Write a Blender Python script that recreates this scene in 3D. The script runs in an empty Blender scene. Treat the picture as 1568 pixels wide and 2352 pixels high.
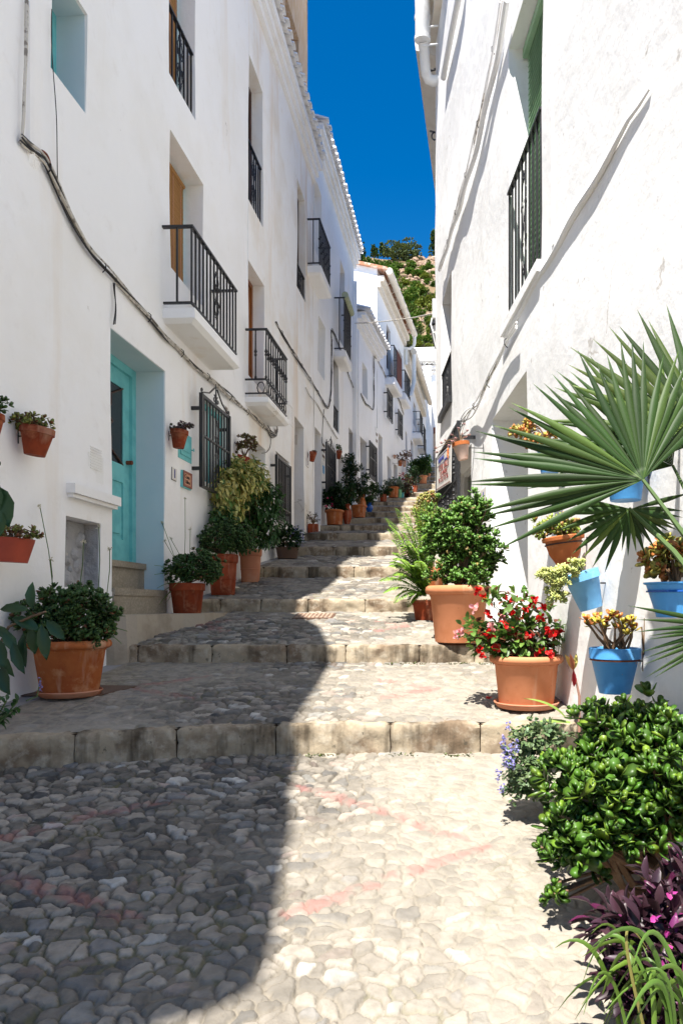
import bpy, math, random
import numpy as np
from mathutils import Vector, Matrix
random.seed(7); RNG = np.random.default_rng(7)
CX, HY, F = 960.0, 1390.0, 1568.0          # principal point, horizon and focal length in photo pixels (1568 wide)
scene = bpy.context.scene
COL = scene.collection
R = random.uniform

# ------------------------------------------------------------------ camera, light
cam_d = bpy.data.cameras.new('camera'); cam = bpy.data.objects.new('camera', cam_d); COL.objects.link(cam)
cam.location = (0, 0, 0); cam.rotation_euler = (math.pi/2, 0, 0)
cam_d.sensor_fit = 'HORIZONTAL'; cam_d.sensor_width = 36; cam_d.lens = 36
cam_d.shift_x = -(CX-784)/1568; cam_d.shift_y = (HY-1176)/1568
cam_d.clip_start = .05; cam_d.clip_end = 3000
scene.camera = cam
SD = Vector((.178, .47, -1)).normalized()
sun_d = bpy.data.lights.new('sun', 'SUN'); sun = bpy.data.objects.new('sun', sun_d); COL.objects.link(sun)
sun.rotation_euler = SD.to_track_quat('-Z', 'Y').to_euler()
sun_d.energy = 5.0; sun_d.angle = math.radians(.5); sun_d.color = (1, .95, .87)
w = bpy.data.worlds.new('World'); scene.world = w; w.use_nodes = True
nt = w.node_tree; bg = nt.nodes['Background']; sky = nt.nodes.new('ShaderNodeTexSky')
sky.sky_type = 'NISHITA'; sky.sun_disc = False
sky.sun_elevation = math.asin(-SD.z); sky.sun_rotation = math.atan2(-SD.x, -SD.y) % (2*math.pi)
sky.air_density = 1.0; sky.dust_density = .0; sky.ozone_density = 1.6; sky.altitude = 300
hs = nt.nodes.new('ShaderNodeHueSaturation'); hs.inputs['Saturation'].default_value = 1.48; hs.inputs['Hue'].default_value = .503; hs.inputs['Value'].default_value = .80
nt.links.new(sky.outputs[0], hs.inputs['Color']); nt.links.new(hs.outputs[0], bg.inputs[0]); bg.inputs[1].default_value = .085
scene.view_settings.view_transform = 'Standard'; scene.view_settings.look = 'None'
scene.view_settings.exposure = 1.43; scene.view_settings.gamma = 1
scene.render.resolution_x = 682; scene.render.resolution_y = 1024
try:
    scene.cycles.max_bounces = 9; scene.cycles.diffuse_bounces = 8
except Exception: pass

# ------------------------------------------------------------------ materials
MATS = {}
def mat(name, col, rough=.8, spec=.3, bump=None, var=None, metal=0., attr=False, transl=0., streak=None, speck=None, coat=0.):
    if name in MATS: return MATS[name]
    m = bpy.data.materials.new(name); m.use_nodes = True; MATS[name] = m
    t = m.node_tree; N = t.nodes; Lk = t.links; b = N['Principled BSDF']; out = N['Material Output']
    b.inputs['Roughness'].default_value = rough; b.inputs['Specular IOR Level'].default_value = spec
    b.inputs['Metallic'].default_value = metal
    if coat: b.inputs['Coat Weight'].default_value = coat
    tc = N.new('ShaderNodeTexCoord'); P = tc.outputs['Object']
    if attr:
        a = N.new('ShaderNodeAttribute'); a.attribute_name = 'Col'; c = a.outputs['Color']
    else:
        a = N.new('ShaderNodeRGB'); a.outputs[0].default_value = (*col, 1); c = a.outputs[0]
    def noi(scale, detail=4, sc=None, rough_=.6):
        n = N.new('ShaderNodeTexNoise'); n.inputs['Scale'].default_value = scale; n.inputs['Detail'].default_value = detail
        n.inputs['Roughness'].default_value = rough_
        if sc:
            mp = N.new('ShaderNodeMapping'); mp.inputs['Scale'].default_value = sc; Lk.new(P, mp.inputs[0]); Lk.new(mp.outputs[0], n.inputs['Vector'])
        else: Lk.new(P, n.inputs['Vector'])
        return n.outputs['Fac']
    def crack(scale):
        v = N.new('ShaderNodeTexVoronoi'); v.feature = 'DISTANCE_TO_EDGE'; v.inputs['Scale'].default_value = scale
        w_ = N.new('ShaderNodeTexNoise'); w_.inputs['Scale'].default_value = 3.; w_.inputs['Detail'].default_value = 6
        vm = N.new('ShaderNodeVectorMath'); vm.operation = 'MULTIPLY_ADD'; vm.inputs[1].default_value = (.6, .6, .6)
        Lk.new(P, w_.inputs['Vector']); Lk.new(w_.outputs['Color'], vm.inputs[0]); Lk.new(P, vm.inputs[2]); Lk.new(vm.outputs[0], v.inputs['Vector'])
        g_ = noi(.8, 3); m_ = N.new('ShaderNodeMapRange'); m_.inputs[1].default_value = .56; m_.inputs[2].default_value = .66; m_.inputs[3].default_value = .2; m_.inputs[4].default_value = 0; Lk.new(g_, m_.inputs[0])
        a_ = N.new('ShaderNodeMath'); a_.operation = 'ADD'; Lk.new(v.outputs['Distance'], a_.inputs[0]); Lk.new(m_.outputs[0], a_.inputs[1]); return a_.outputs[0]
    def mixc(c0, col2, fac, lo, hi, amt=1.):
        mr = N.new('ShaderNodeMapRange'); mr.inputs[1].default_value = lo; mr.inputs[2].default_value = hi
        mr.inputs[3].default_value = 0; mr.inputs[4].default_value = amt; Lk.new(fac, mr.inputs[0])
        x = N.new('ShaderNodeMix'); x.data_type = 'RGBA'; Lk.new(mr.outputs[0], x.inputs[0]); Lk.new(c0, x.inputs[6])
        x.inputs[7].default_value = (*col2, 1); return x.outputs[2]
    if var:
        for v in (var if isinstance(var, list) else [var]):
            sc, c2, lo, hi, amt = v[:5]; c = mixc(c, c2, noi(sc, 5, v[5] if len(v) > 5 else None), lo, hi, amt)
    if streak: c = mixc(c, streak[0], noi(streak[1], 5, (1, 1, .12)), streak[2], streak[3], streak[4])
    if speck: c = mixc(c, speck[0], noi(speck[1], 3), speck[2], speck[3], speck[4])
    if 'whitewash' in name: c = mixc(c, (.38, .34, .29), crack(.9), .010, .002, .6)
    Lk.new(c, b.inputs['Base Color'])
    if bump:
        prev = None
        for sc, st, dist in bump:
            bp = N.new('ShaderNodeBump'); bp.inputs['Strength'].default_value = st; bp.inputs['Distance'].default_value = dist
            Lk.new(noi(sc, 6), bp.inputs['Height'])
            if prev: Lk.new(prev, bp.inputs['Normal'])
            prev = bp.outputs[0]
        Lk.new(prev, b.inputs['Normal'])
    if transl:
        tr = N.new('ShaderNodeBsdfTranslucent'); Lk.new(c, tr.inputs[0]); mx = N.new('ShaderNodeMixShader'); mx.inputs[0].default_value = transl
        Lk.new(b.outputs[0], mx.inputs[1]); Lk.new(tr.outputs[0], mx.inputs[2]); Lk.new(mx.outputs[0], out.inputs[0])
    return m
cream = (.66, .54, .40)
M = dict(
 plaster=mat('whitewash_plaster', (.84, .84, .845), .9, .15, [(1.6, .5, .05), (9, .25, .012), (70, .12, .003)],
   [(.7, (.76, .745, .71), .48, .72, .7), (5, (.72, .70, .68), .60, .78, .5), (2.2, (.66, .63, .58), .66, .74, .45, (1, 1, .35))], streak=(cream, 1.7, .60, .78, .42), speck=((.40, .36, .31), 11, .76, .80, .6)),
 plaster_stained=mat('stained_whitewash', (.83, .825, .82), .9, .15, [(1.8, .5, .05), (9, .3, .012), (70, .12, .003)],
   [(.9, (.70, .64, .55), .48, .7, .8), (6, (.66, .60, .52), .62, .8, .6)], streak=((.66, .50, .34), 1.9, .53, .72, .65), speck=((.35, .30, .26), 9, .74, .79, .6)),
 plaster_rough=mat('rough_whitewash', (.82, .82, .82), .9, .15, [(1.3, .35, .05), (5, .25, .02), (22, .16, .006), (90, .1, .002)],
   [(1.1, (.73, .725, .715), .46, .7, .8), (4, (.70, .69, .68), .58, .72, .6)], speck=((.45, .43, .41), 9, .68, .73, .8)),
 plaster_tan=mat('bare_tan_render', (.55, .38, .24), .95, .1, [(30, .5, .01)], [(6, (.62, .50, .40), .45, .65, .8, (3, 3, .5))]),
 plaster_grey=mat('grey_raw_plaster', (.34, .34, .35), .95, .1, [(8, .9, .04), (30, .6, .012)], [(5, (.22, .21, .20), .5, .7, .8), (9, (.5, .48, .44), .62, .7, .7)]),
 stone=mat('grey_limestone', (.32, .265, .19), .92, .15, [(6, .5, .02), (28, .6, .008), (110, .3, .002)],
   [(2.6, (.15, .105, .07), .47, .60, .9), (14, (.44, .39, .31), .5, .7, .7)], streak=((.06, .045, .03), 3.6, .52, .62, .85), speck=((.09, .08, .06), 18, .67, .72, .7)),
 apron=mat('beige_cement', (.40, .35, .28), .95, .1, [(5, .4, .03), (30, .4, .006)], (3, (.26, .22, .17), .45, .65, .8)),
 cobble=mat('cobble_paving', (.4, .4, .4), .74, .3, [(26, .6, .012), (110, .5, .004)], attr=True),
 teal=mat('teal_paint', (.17, .52, .54), .6, .3, [(40, .15, .003)], [(7, (.12, .42, .45), .42, .62, .8), (30, (.20, .48, .48), .58, .7, .5)], speck=((.30, .30, .26), 26, .70, .72, .7)),
 teal_reveal=mat('pale_blue_limewash', (.50, .62, .67), .9, .1, [(9, .15, .01)], (3, (.56, .65, .69), .4, .7, .8)),
 wood=mat('orange_varnished_wood', (.30, .11, .03), .45, .4, [(20, .2, .004)], (6, (.16, .055, .02), .4, .65, .9, (6, 6, .5))),
 darkwood=mat('dark_brown_wood', (.055, .022, .014), .5, .4, None, (6, (.10, .04, .02), .5, .7, .8, (6, 6, .5))),
 iron=mat('black_iron', (.012, .012, .014), .42, .5, [(60, .2, .002)], (25, (.03, .025, .02), .6, .7, .7)),
 ironred=mat('rusty_iron', (.20, .06, .03), .8, .2, None, (20, (.1, .03, .02), .5, .6, .9)),
 glass=mat('dark_window_glass', (.02, .022, .025), .08, .6),
 curtain=mat('pale_curtain', (.48, .52, .54), .9, .1),
 reed=mat('reed_blind', (.36, .19, .07), .85, .15, [(12, .3, .01)], (4, (.32, .17, .07), .45, .6, .9, (1, 1, 60))),
 green=mat('green_blind', (.26, .42, .26), .6, .3, None, (4, (.34, .50, .33), .4, .6, .8)),
 greengap=mat('green_blind_gap', (.02, .05, .03), .8, .1),
 olive=mat('faded_awning', (.32, .36, .22), .8, .2, None, (9, (.6, .6, .5), .5, .6, .8, (20, .3, 20))),
 whitepaint=mat('white_paint', (.78, .78, .77), .6, .3, [(14, .12, .006)], (8, (.66, .63, .58), .55, .75, .7)),
 pipebeige=mat('beige_gutter', (.66, .61, .53), .6, .3, None, (5, (.58, .52, .43), .45, .7, .8)),
 cab_w=mat('painted_cable', (.55, .52, .47), .8, .2, None, (14, (.18, .16, .14), .52, .6, .9)),
 cab_b=mat('black_cable', (.03, .03, .032), .6, .3),
 terra=mat('terracotta', (.40, .125, .04), .85, .15, [(12, .15, .01), (70, .2, .003)], [(4, (.30, .075, .025), .42, .6, .85), (9, (.52, .25, .12), .54, .66, .6)], streak=((.58, .42, .30), 5, .56, .68, .55), speck=((.12, .05, .03), 24, .68, .72, .6)),
 terra_dark=mat('dark_terracotta', (.27, .05, .016), .75, .2, [(12, .15, .01), (70, .2, .003)], [(5, (.16, .03, .012), .42, .6, .85), (9, (.38, .14, .07), .55, .66, .6)], streak=((.42, .26, .18), 6, .58, .7, .5)),
 terra_pink=mat('pink_terracotta', (.46, .19, .11), .85, .2, [(12, .12, .01)], [(4, (.55, .32, .22), .5, .7, .6)]),
 terra_pale=mat('pale_terracotta', (.56, .225, .11), .8, .2, [(12, .1, .01), (70, .12, .002)], [(3.5, (.46, .165, .07), .42, .6, .8)], streak=((.66, .44, .30), 5, .56, .68, .5), speck=((.2, .09, .05), 26, .68, .72, .5)),
 terra_lime=mat('limed_terracotta', (.56, .40, .33), .9, .1, [(14, .2, .01)], (5, (.42, .17, .08), .5, .65, .8)),
 terra_red=mat('red_plastic_pot', (.36, .055, .025), .5, .35, None, (6, (.28, .04, .02), .4, .6, .7)),
 blue=mat('sky_blue_pot_paint', (.075, .31, .66), .5, .35, [(20, .12, .006), (80, .12, .002)], [(6, (.05, .22, .52), .42, .6, .8), (14, (.16, .42, .72), .58, .68, .6)], speck=((.42, .22, .13), 20, .69, .71, .8)),
 bluelight=mat('light_blue_pot_paint', (.17, .43, .72), .55, .3, [(20, .12, .006)], [(6, (.12, .33, .60), .42, .6, .8), (14, (.30, .52, .74), .58, .68, .6)], speck=((.42, .24, .16), 20, .69, .71, .8)),
 bluedeep=mat('cobalt_glaze', (.01, .07, .30), .25, .5),
 potgreen=mat('green_glazed_pot', (.16, .40, .22), .4, .4), potteal=mat('teal_glazed_pot', (.06, .30, .33), .4, .4),
 soil=mat('potting_soil', (.035, .022, .014), .95, .05, [(40, .9, .02)], (30, (.09, .06, .04), .5, .7, .8)),
 leaf=mat('fleshy_leaf', (.1, .2, .05), .42, .36, attr=True, transl=.10),
 leafthin=mat('thin_leaf', (.1, .2, .05), .45, .4, attr=True, transl=.28),
 palm=mat('palm_blade', (.1, .2, .05), .50, .25, attr=True, transl=.30),
 leaffar=mat('hillside_foliage', (.1, .2, .05), .7, .2, attr=True, transl=.2),
 petal=mat('petal', (.5, .02, .02), .5, .3, attr=True, transl=.35),
 stem=mat('brown_stem', (.16, .10, .06), .85, .15, [(30, .4, .006)], (12, (.26, .19, .13), .5, .7, .8)),
 stemgreen=mat('green_stem', (.07, .12, .035), .6, .3),
 rock=mat('hill_rock', (.38, .26, .18), .95, .1, [(.6, 1, .8), (2.2, 1, .3)], [(.3, (.22, .15, .11), .45, .6, .8), (.9, (.46, .38, .31), .5, .65, .8)]),
 hill=mat('dry_hillside_soil', (.17, .12, .07), .95, .1, [(.3, 1, .6)], [(.12, (.05, .065, .02), .50, .62, .8), (.35, (.28, .20, .14), .5, .62, .8)]),
 tile_clay=mat('clay_roof_tile', (.42, .20, .12), .9, .1, None, (5, (.62, .50, .42), .45, .6, .9)),
 signwhite=mat('white_sign_board', (.66, .63, .60), .5, .3), signblue=mat('blue_ink', (.03, .04, .22), .6, .2), signred=mat('red_ink', (.26, .05, .04), .6, .2),
 signorange=mat('orange_ink', (.75, .22, .05), .6, .2), signbrown=mat('brown_glazed_clay', (.26, .085, .06), .5, .4, [(40, .3, .004)]),
 signclay=mat('pink_clay', (.55, .30, .20), .8, .2, [(40, .4, .004)]), ink=mat('black_ink', (.01, .01, .012), .6, .2),
 metalplate=mat('brown_metal_plate', (.10, .055, .035), .6, .4, [(30, .3, .004)]), grate=mat('iron_grate', (.33, .23, .17), .7, .3, [(40, .3, .004)], (20, (.22, .15, .11), .4, .6, .8)),
 lampglass=mat('milky_lantern_glass', (.7, .7, .68), .3, .4), burlap=mat('woven_red_screen', (.20, .08, .06), .9, .1),
 pebble=mat('white_pebble', (.6, .55, .47), .8, .2), cement=mat('grey_cement', (.30, .30, .30), .95, .1, [(20, .4, .01)], (5, (.38, .37, .35), .4, .7, .8)),
 beigeboard=mat('beige_slatted_wall', (.72, .58, .44), .9, .1, None, (5, (.66, .50, .38), .4, .6, .8)),
 doorstone=mat('greybrown_terrazzo_step', (.27, .235, .18), .85, .2, [(60, .4, .003)], [(50, (.36, .32, .26), .45, .6, .8), (3, (.2, .17, .13), .5, .7, .8)]),
 wirecage=mat('dark_wire', (.05, .03, .025), .7, .3),
)

# ------------------------------------------------------------------ object helpers
WORLD = {}
def tag(o, label=None, cat=None, group=None, kind=None):
    if label: o['label'] = label
    if cat: o['category'] = cat
    if group: o['group'] = group
    if kind: o['kind'] = kind
    return o
def thing(name, loc, label, cat, group=None):
    o = bpy.data.objects.new(name, None); COL.objects.link(o); o.location = loc; o.empty_display_size = .1
    WORLD[o] = Vector(loc); return tag(o, label, cat, group)
def link(name, me, parent=None, loc=None):
    o = bpy.data.objects.new(name, me); COL.objects.link(o)
    if parent is not None: o.parent = parent; WORLD[o] = WORLD[parent]
    else:
        WORLD[o] = Vector(loc) if loc is not None else Vector((0, 0, 0)); o.location = WORLD[o]
    return o
class MB:
    def __init__(s): s.v = []; s.f = []; s.m = []; s.mi = 0
    def add(s, vs, fs):
        b = len(s.v); s.v += [tuple(p) for p in vs]
        for f in fs: s.f.append(tuple(b+i for i in f)); s.m.append(s.mi)
    def quad(s, a, b, c, d): s.add([a, b, c, d], [(0, 1, 2, 3)])
    def hexa(s, p): s.add(p, [(0, 3, 2, 1), (4, 5, 6, 7), (0, 1, 5, 4), (1, 2, 6, 5), (2, 3, 7, 6), (3, 0, 4, 7)])
    def box(s, x0, x1, y0, y1, z0, z1):
        s.hexa([(x0, y0, z0), (x1, y0, z0), (x1, y1, z0), (x0, y1, z0), (x0, y0, z1), (x1, y0, z1), (x1, y1, z1), (x0, y1, z1)])
    def tube(s, pts, r, n=6, r2=None, cap=True):
        pts = [Vector(p) for p in pts]; k = len(pts); rings = []; u = None
        for i, p in enumerate(pts):
            d = (pts[min(i+1, k-1)]-pts[max(i-1, 0)])
            if d.length < 1e-9: d = Vector((0, 0, 1))
            d.normalize()
            if u is None or abs(u.dot(d)) > .95: u = d.orthogonal().normalized()
            u = (u-d*u.dot(d)).normalized(); w_ = d.cross(u)
            rr = (r if r2 is None else r+(r2-r)*i/(k-1)) if not isinstance(r, (list, tuple)) else r[i]
            rings.append([p+(u*math.cos(2*math.pi*j/n)+w_*math.sin(2*math.pi*j/n))*rr for j in range(n)])
        vs = [q for rg in rings for q in rg]; fs = []
        for i in range(k-1):
            for j in range(n): fs.append((i*n+j, i*n+(j+1) % n, (i+1)*n+(j+1) % n, (i+1)*n+j))
        if cap: fs.append(tuple(range(n-1, -1, -1))); fs.append(tuple((k-1)*n+j for j in range(n)))
        s.add(vs, fs)
    def lathe(s, prof, mtx, n=28, sq=0., sx=1., sy=1.):
        vs = []; fs = []; k = len(prof)
        for r, z in prof:
            for j in range(n):
                a = 2*math.pi*j/n; c, d = math.cos(a), math.sin(a); q = 1.
                if sq: q = 1/max(abs(c), abs(d))**sq
                vs.append(mtx @ Vector((r*c*q*sx, r*d*q*sy, z)))
        for i in range(k-1):
            for j in range(n): fs.append((i*n+j, i*n+(j+1) % n, (i+1)*n+(j+1) % n, (i+1)*n+j))
        s.add(vs, fs)
    def build(s, name, mt, parent=None, loc=None, smooth=False):
        me = bpy.data.meshes.new(name); o = link(name, me, parent, loc); off = WORLD[o]
        me.from_pydata([(p[0]-off.x, p[1]-off.y, p[2]-off.z) for p in s.v], [], s.f)
        for q in (mt if isinstance(mt, (list, tuple)) else [mt]): me.materials.append(M[q] if isinstance(q, str) else q)
        if any(s.m): me.polygons.foreach_set('material_index', s.m)
        if smooth:
            me.polygons.foreach_set('use_smooth', [True]*len(me.polygons))
            try: me.set_sharp_from_angle(angle=math.radians(42))
            except Exception: pass
        me.update(); return o

# ------------------------------------------------------------------ ground profile
#          Y      v_bottom v_top
STEPS = [(4.3, 1728, 1660), (6.0, 1522, 1482), (7.9, 1406, 1376.6), (10.0, 1327, 1302.5), (11.9, 1277, 1256), (13.9, 1242, 1225),
 (15.6, 1221, 1207), (17.2, 1204, 1190), (18.6, 1189.5, 1177), (20.0, 1176, 1164), (21.8, 1163, 1153), (23.8, 1152, 1144),
 (26.0, 1142.5, 1132), (27.3, 1131, 1125.5), (28.6, 1123, 1112), (29.8, 1111, 1105.7), (31.0, 1104, 1096), (32.5, 1094.5, 1085), (34.2, 1083, 1072)]
ST = [(y, (HY-vb)/F*y, (HY-vt)/F*y) for y, vb, vt in STEPS]
def edgeY(k, x):
    if k < 0: return -3.0
    if k >= len(ST): return 62.0
    y = ST[k][0]
    if k == 0: y -= .5*max(0, min(1, (-x-.6)/1.9))**1.3
    return y
def treadz(k, x, y):                 # tread k lies between step k-1 and step k
    y0, y1 = edgeY(k-1, x), edgeY(k, x)
    if k == 0: return ST[0][1]-.14*(y1-y)
    z0 = ST[k-1][2]
    if k == len(ST): return z0+.13*(y-y0)
    z1 = ST[k][1]; return z0+(z1-z0)*(y-y0)/(y1-y0)
def G(x, y):
    k = 0
    while k < len(ST) and y > edgeY(k, x): k += 1
    return treadz(k, x, y)
def hit(u, v):
    kx, kz = (u-CX)/F, (HY-v)/F; y = 1.2
    while y < 60:
        if G(kx*y, y) >= kz*y: break
        y += .01
    return Vector((kx*y, y, G(kx*y, y)))
def pt(u, v, y): return Vector(((u-CX)/F*y, y, (HY-v)/F*y))

# ------------------------------------------------------------------ cobbled treads (height fields with stones packed cell by cell)
def hash2(ix, iy, s):
    a = np.sin(ix*127.1+iy*311.7+s*74.7)*43758.5453; return a-np.floor(a)
def vnoise(x, y, s=0):
    ix, iy = np.floor(x), np.floor(y); fx, fy = x-ix, y-iy; fx = fx*fx*(3-2*fx); fy = fy*fy*(3-2*fy)
    a, b, c, d = hash2(ix, iy, s), hash2(ix+1, iy, s), hash2(ix, iy+1, s), hash2(ix+1, iy+1, s)
    return (a*(1-fx)+b*fx)*(1-fy)+(c*(1-fx)+d*fx)*fy
def fbm(x, y, s=0, o=4):
    t = 0; a = .5
    for i in range(o): t = t+a*vnoise(x*2**i, y*2**i, s+i*7); a *= .5
    return t/.94
def worley(x, y, s=0):
    ix, iy = np.floor(x), np.floor(y)
    f1 = np.full(x.shape, 9.); f2 = np.full(x.shape, 9.); cid = np.zeros(x.shape); px = np.zeros(x.shape); py = np.zeros(x.shape)
    for dx in (-2, -1, 0, 1, 2):
        for dy in (-2, -1, 0, 1, 2):
            cx, cy = ix+dx, iy+dy
            jx = cx+.5+.86*(hash2(cx, cy, s)-.5); jy = cy+.5+.86*(hash2(cx, cy, s+3)-.5)
            ang = hash2(cx, cy, s+5)*3.14; st = .56+.5*hash2(cx, cy, s+9)
            rx, ry = x-jx, y-jy; a = rx*np.cos(ang)+ry*np.sin(ang); b = -rx*np.sin(ang)+ry*np.cos(ang)
            sz = .72+.55*hash2(cx, cy, s+13)**1.5
            d = np.sqrt((a*st)**2+(b/st)**2)/sz
            h = hash2(cx, cy, s+11)
            n1 = d < f1
            f2 = np.where(n1, f1, np.minimum(f2, d)); cid = np.where(n1, h, cid); f1 = np.where(n1, d, f1)
    return f1, f2, cid
def segd(px, py, a, b):
    ax, ay = a; bx, by = b; t = np.clip(((px-ax)*(bx-ax)+(py-ay)*(by-ay))/((bx-ax)**2+(by-ay)**2), 0, 1)
    return np.hypot(px-ax-t*(bx-ax), py-ay-t*(by-ay))
RED = []
for chain in ([(-60, 1945), (200, 1882), (420, 1838)], [(-60, 2000), (120, 2050), (320, 2125)], [(690, 1812), (860, 1862), (1110, 1945), (860, 2030), (660, 2105)],
              [(480, 1555), (300, 1580), (430, 1606)], [(880, 1566), (1000, 1584), (880, 1606)], [(560, 1425), (450, 1437), (520, 1452)], [(870, 1430), (940, 1440), (860, 1452)]):
    pp = [hit(u, v) for u, v in chain]; RED += [((p.x, p.y), (q.x, q.y)) for p, q in zip(pp, pp[1:])]
def tread(k, res, cell):
    x0, x1 = -3.25, (1.45 if k < 5 else 3.4)
    if k == 0: x1 = 1.75
    ylo = 1.15 if k == 0 else None
    nx = int((x1-x0)/res); ny = max(3, int(((edgeY(k, 0)-(ylo if ylo else edgeY(k-1, 0))))/res)) if k < len(ST) else 40
    X = np.linspace(x0, x1, nx+1)
    e0 = np.array([ylo if ylo else edgeY(k-1, x)-.0 for x in X]); e1 = np.array([edgeY(k, x)+.02 for x in X])
    T = np.linspace(0, 1, ny+1)[:, None]
    XX = np.repeat(X[None], ny+1, 0); YY = e0[None]*(1-T)+e1[None]*T
    if k == 0: Z = ST[0][1]-.14*(e1[None]-YY)
    else:
        z0 = ST[k-1][2]; z1 = ST[k][1] if k < len(ST) else z0+.13*26
        Z = z0+(z1-z0)*T*np.ones_like(XX)
    wx = XX+.05*(fbm(XX*11, YY*11, 3)-.5); wy = YY+.05*(fbm(XX*11+9, YY*11, 5)-.5)
    if k < 3: wx = wx+.013*(fbm(XX*48, YY*48, 13)-.5); wy = wy+.013*(fbm(XX*48+5, YY*48, 15)-.5)
    f1, f2, cid = worley(wx/(cell*1.12), wy/(cell*.86), k*17)
    d = f2-f1
    dome = np.clip(d/.26, 0, 1)**.7
    # cement over the stones; the X ramps also paint the sunny side paler
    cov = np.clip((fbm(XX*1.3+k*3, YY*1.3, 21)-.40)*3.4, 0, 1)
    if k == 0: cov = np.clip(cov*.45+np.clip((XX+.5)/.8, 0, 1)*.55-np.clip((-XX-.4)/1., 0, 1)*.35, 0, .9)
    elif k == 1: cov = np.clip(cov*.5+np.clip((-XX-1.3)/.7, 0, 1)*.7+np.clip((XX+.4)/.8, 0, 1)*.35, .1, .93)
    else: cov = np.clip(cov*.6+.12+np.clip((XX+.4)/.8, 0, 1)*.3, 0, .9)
    lwall = -2.75+.048*(YY-4.87); strip = np.clip((lwall+.15+.05*fbm(YY*3, XX, 2)-XX)/.04, 0, 1) * (k > 0)
    amp = .036*(cell/.1)*(1-.82*cov)*(.7+.6*fbm(XX*3, YY*3, 99))*(1-strip)
    tilt = (hash2(np.floor(cid*9999), 1., 3.)-.5)
    Zb = Z+amp*dome*(.75+.5*cid)+.010*(fbm(XX*2.2, YY*2.2, 31)-.5)*2-amp*.6+.008*fbm(XX*40, YY*40, 8)*(1-strip)+.003*(hash2(np.floor(cid*997), 2., 2.)-.5)
    if k > 0: Zb = np.where((T < .02), Z+.002, Zb)
    # stone colours; brightness of the sunny side is painted in further down
    h2 = hash2(np.floor(cid*9973), 3., 7.); h3 = hash2(np.floor(cid*7919), 5., 1.)
    g = .085+.185*h2**1.35
    c = np.stack([g*1.10, g*.98, g*.82], -1)
    c = np.where((h3 < .13)[..., None], np.stack([g*.64, g*.62, g*.60], -1), c)
    c = np.where((h3 > .93)[..., None], np.stack([g*1.15, g*.92, g*.78], -1), c)
    c = np.where(((h3 > .8) & (h3 < .86))[..., None], np.stack([g*1.6, g*1.55, g*1.42], -1), c)
    c = c*(.55+.9*fbm(XX*30, YY*30, 41))[..., None]
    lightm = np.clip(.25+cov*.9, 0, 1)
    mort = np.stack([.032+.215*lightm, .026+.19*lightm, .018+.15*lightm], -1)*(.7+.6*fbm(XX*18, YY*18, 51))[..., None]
    moss = (fbm(XX*2.5, YY*2.5, 61) > .62) & (fbm(XX*20, YY*20, 62) > .45)
    mort = np.where(moss[..., None], np.stack([.11*np.ones_like(XX), .10+0*XX, .05+0*XX], -1), mort)
    sm = np.clip((d-.07-.30*cov*fbm(XX*12, YY*12, 71))/.08, 0, 1)
    c = mort*(1-sm[..., None])+c*sm[..., None]
    kk = (np.clip(.55*cov+.26*np.clip((XX+.75)/.5, 0, 1), 0, .74))[..., None]; c = c*(1-kk)+np.array([.315, .285, .238])*(.6+.5*fbm(XX*14, YY*14, 55))[..., None]*kk  # X ramp bleaches the sunny side, painting sunlight into the colour
    c = c*(1-strip[..., None])+np.array([.26, .26, .265])*strip[..., None]
    rd = np.full(XX.shape, 9.)
    for a, b in RED:
        if min(a[1], b[1]) > YY.max()+.2 or max(a[1], b[1]) < YY.min()-.2: continue
        rd = np.minimum(rd, segd(XX, YY, a, b))
    rmask = np.clip((.046+.012*k-rd+.03*(fbm(XX*9, YY*9, 81)-.5))/.02, 0, 1)*np.clip((fbm(XX*16, YY*16, 91)-.32)*3.4, 0, 1)*.56
    c = c*(1-rmask[..., None])+np.array([.27, .115, .10])*rmask[..., None]
    nv = (nx+1)*(ny+1)
    co = np.stack([XX, YY, Zb], -1).reshape(-1, 3)
    idx = np.arange(nv).reshape(ny+1, nx+1)
    q = np.stack([idx[:-1, :-1], idx[:-1, 1:], idx[1:, 1:], idx[1:, :-1]], -1).reshape(-1, 4)
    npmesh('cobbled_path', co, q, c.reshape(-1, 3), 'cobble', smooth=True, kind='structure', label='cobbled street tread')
def npmesh(name, co, q, col, mt, smooth=True, parent=None, loc=None, kind=None, label=None):
    me = bpy.data.meshes.new(name); o = link(name, me, parent, loc); off = np.array(WORLD[o])
    co = co-off; nf, fs = q.shape
    me.vertices.add(len(co)); me.vertices.foreach_set('co', co.astype(np.float32).ravel())
    me.loops.add(nf*fs); me.loops.foreach_set('vertex_index', q.astype(np.int32).ravel())
    me.polygons.add(nf); me.polygons.foreach_set('loop_start', np.arange(0, nf*fs, fs, dtype=np.int32))
    if smooth: me.polygons.foreach_set('use_smooth', np.ones(nf, bool))
    me.update(calc_edges=True)
    if col is not None:
        a = me.color_attributes.new('Col', 'FLOAT_COLOR', 'POINT')
        a.data.foreach_set('color', np.concatenate([col, np.ones((len(col), 1))], 1).astype(np.float32).ravel())
    me.materials.append(M[mt])
    if kind: o['kind'] = kind
    return o
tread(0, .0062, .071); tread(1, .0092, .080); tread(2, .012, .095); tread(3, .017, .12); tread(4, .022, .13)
for k in range(5, len(ST)+1): tread(k, .06, .16)
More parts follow.
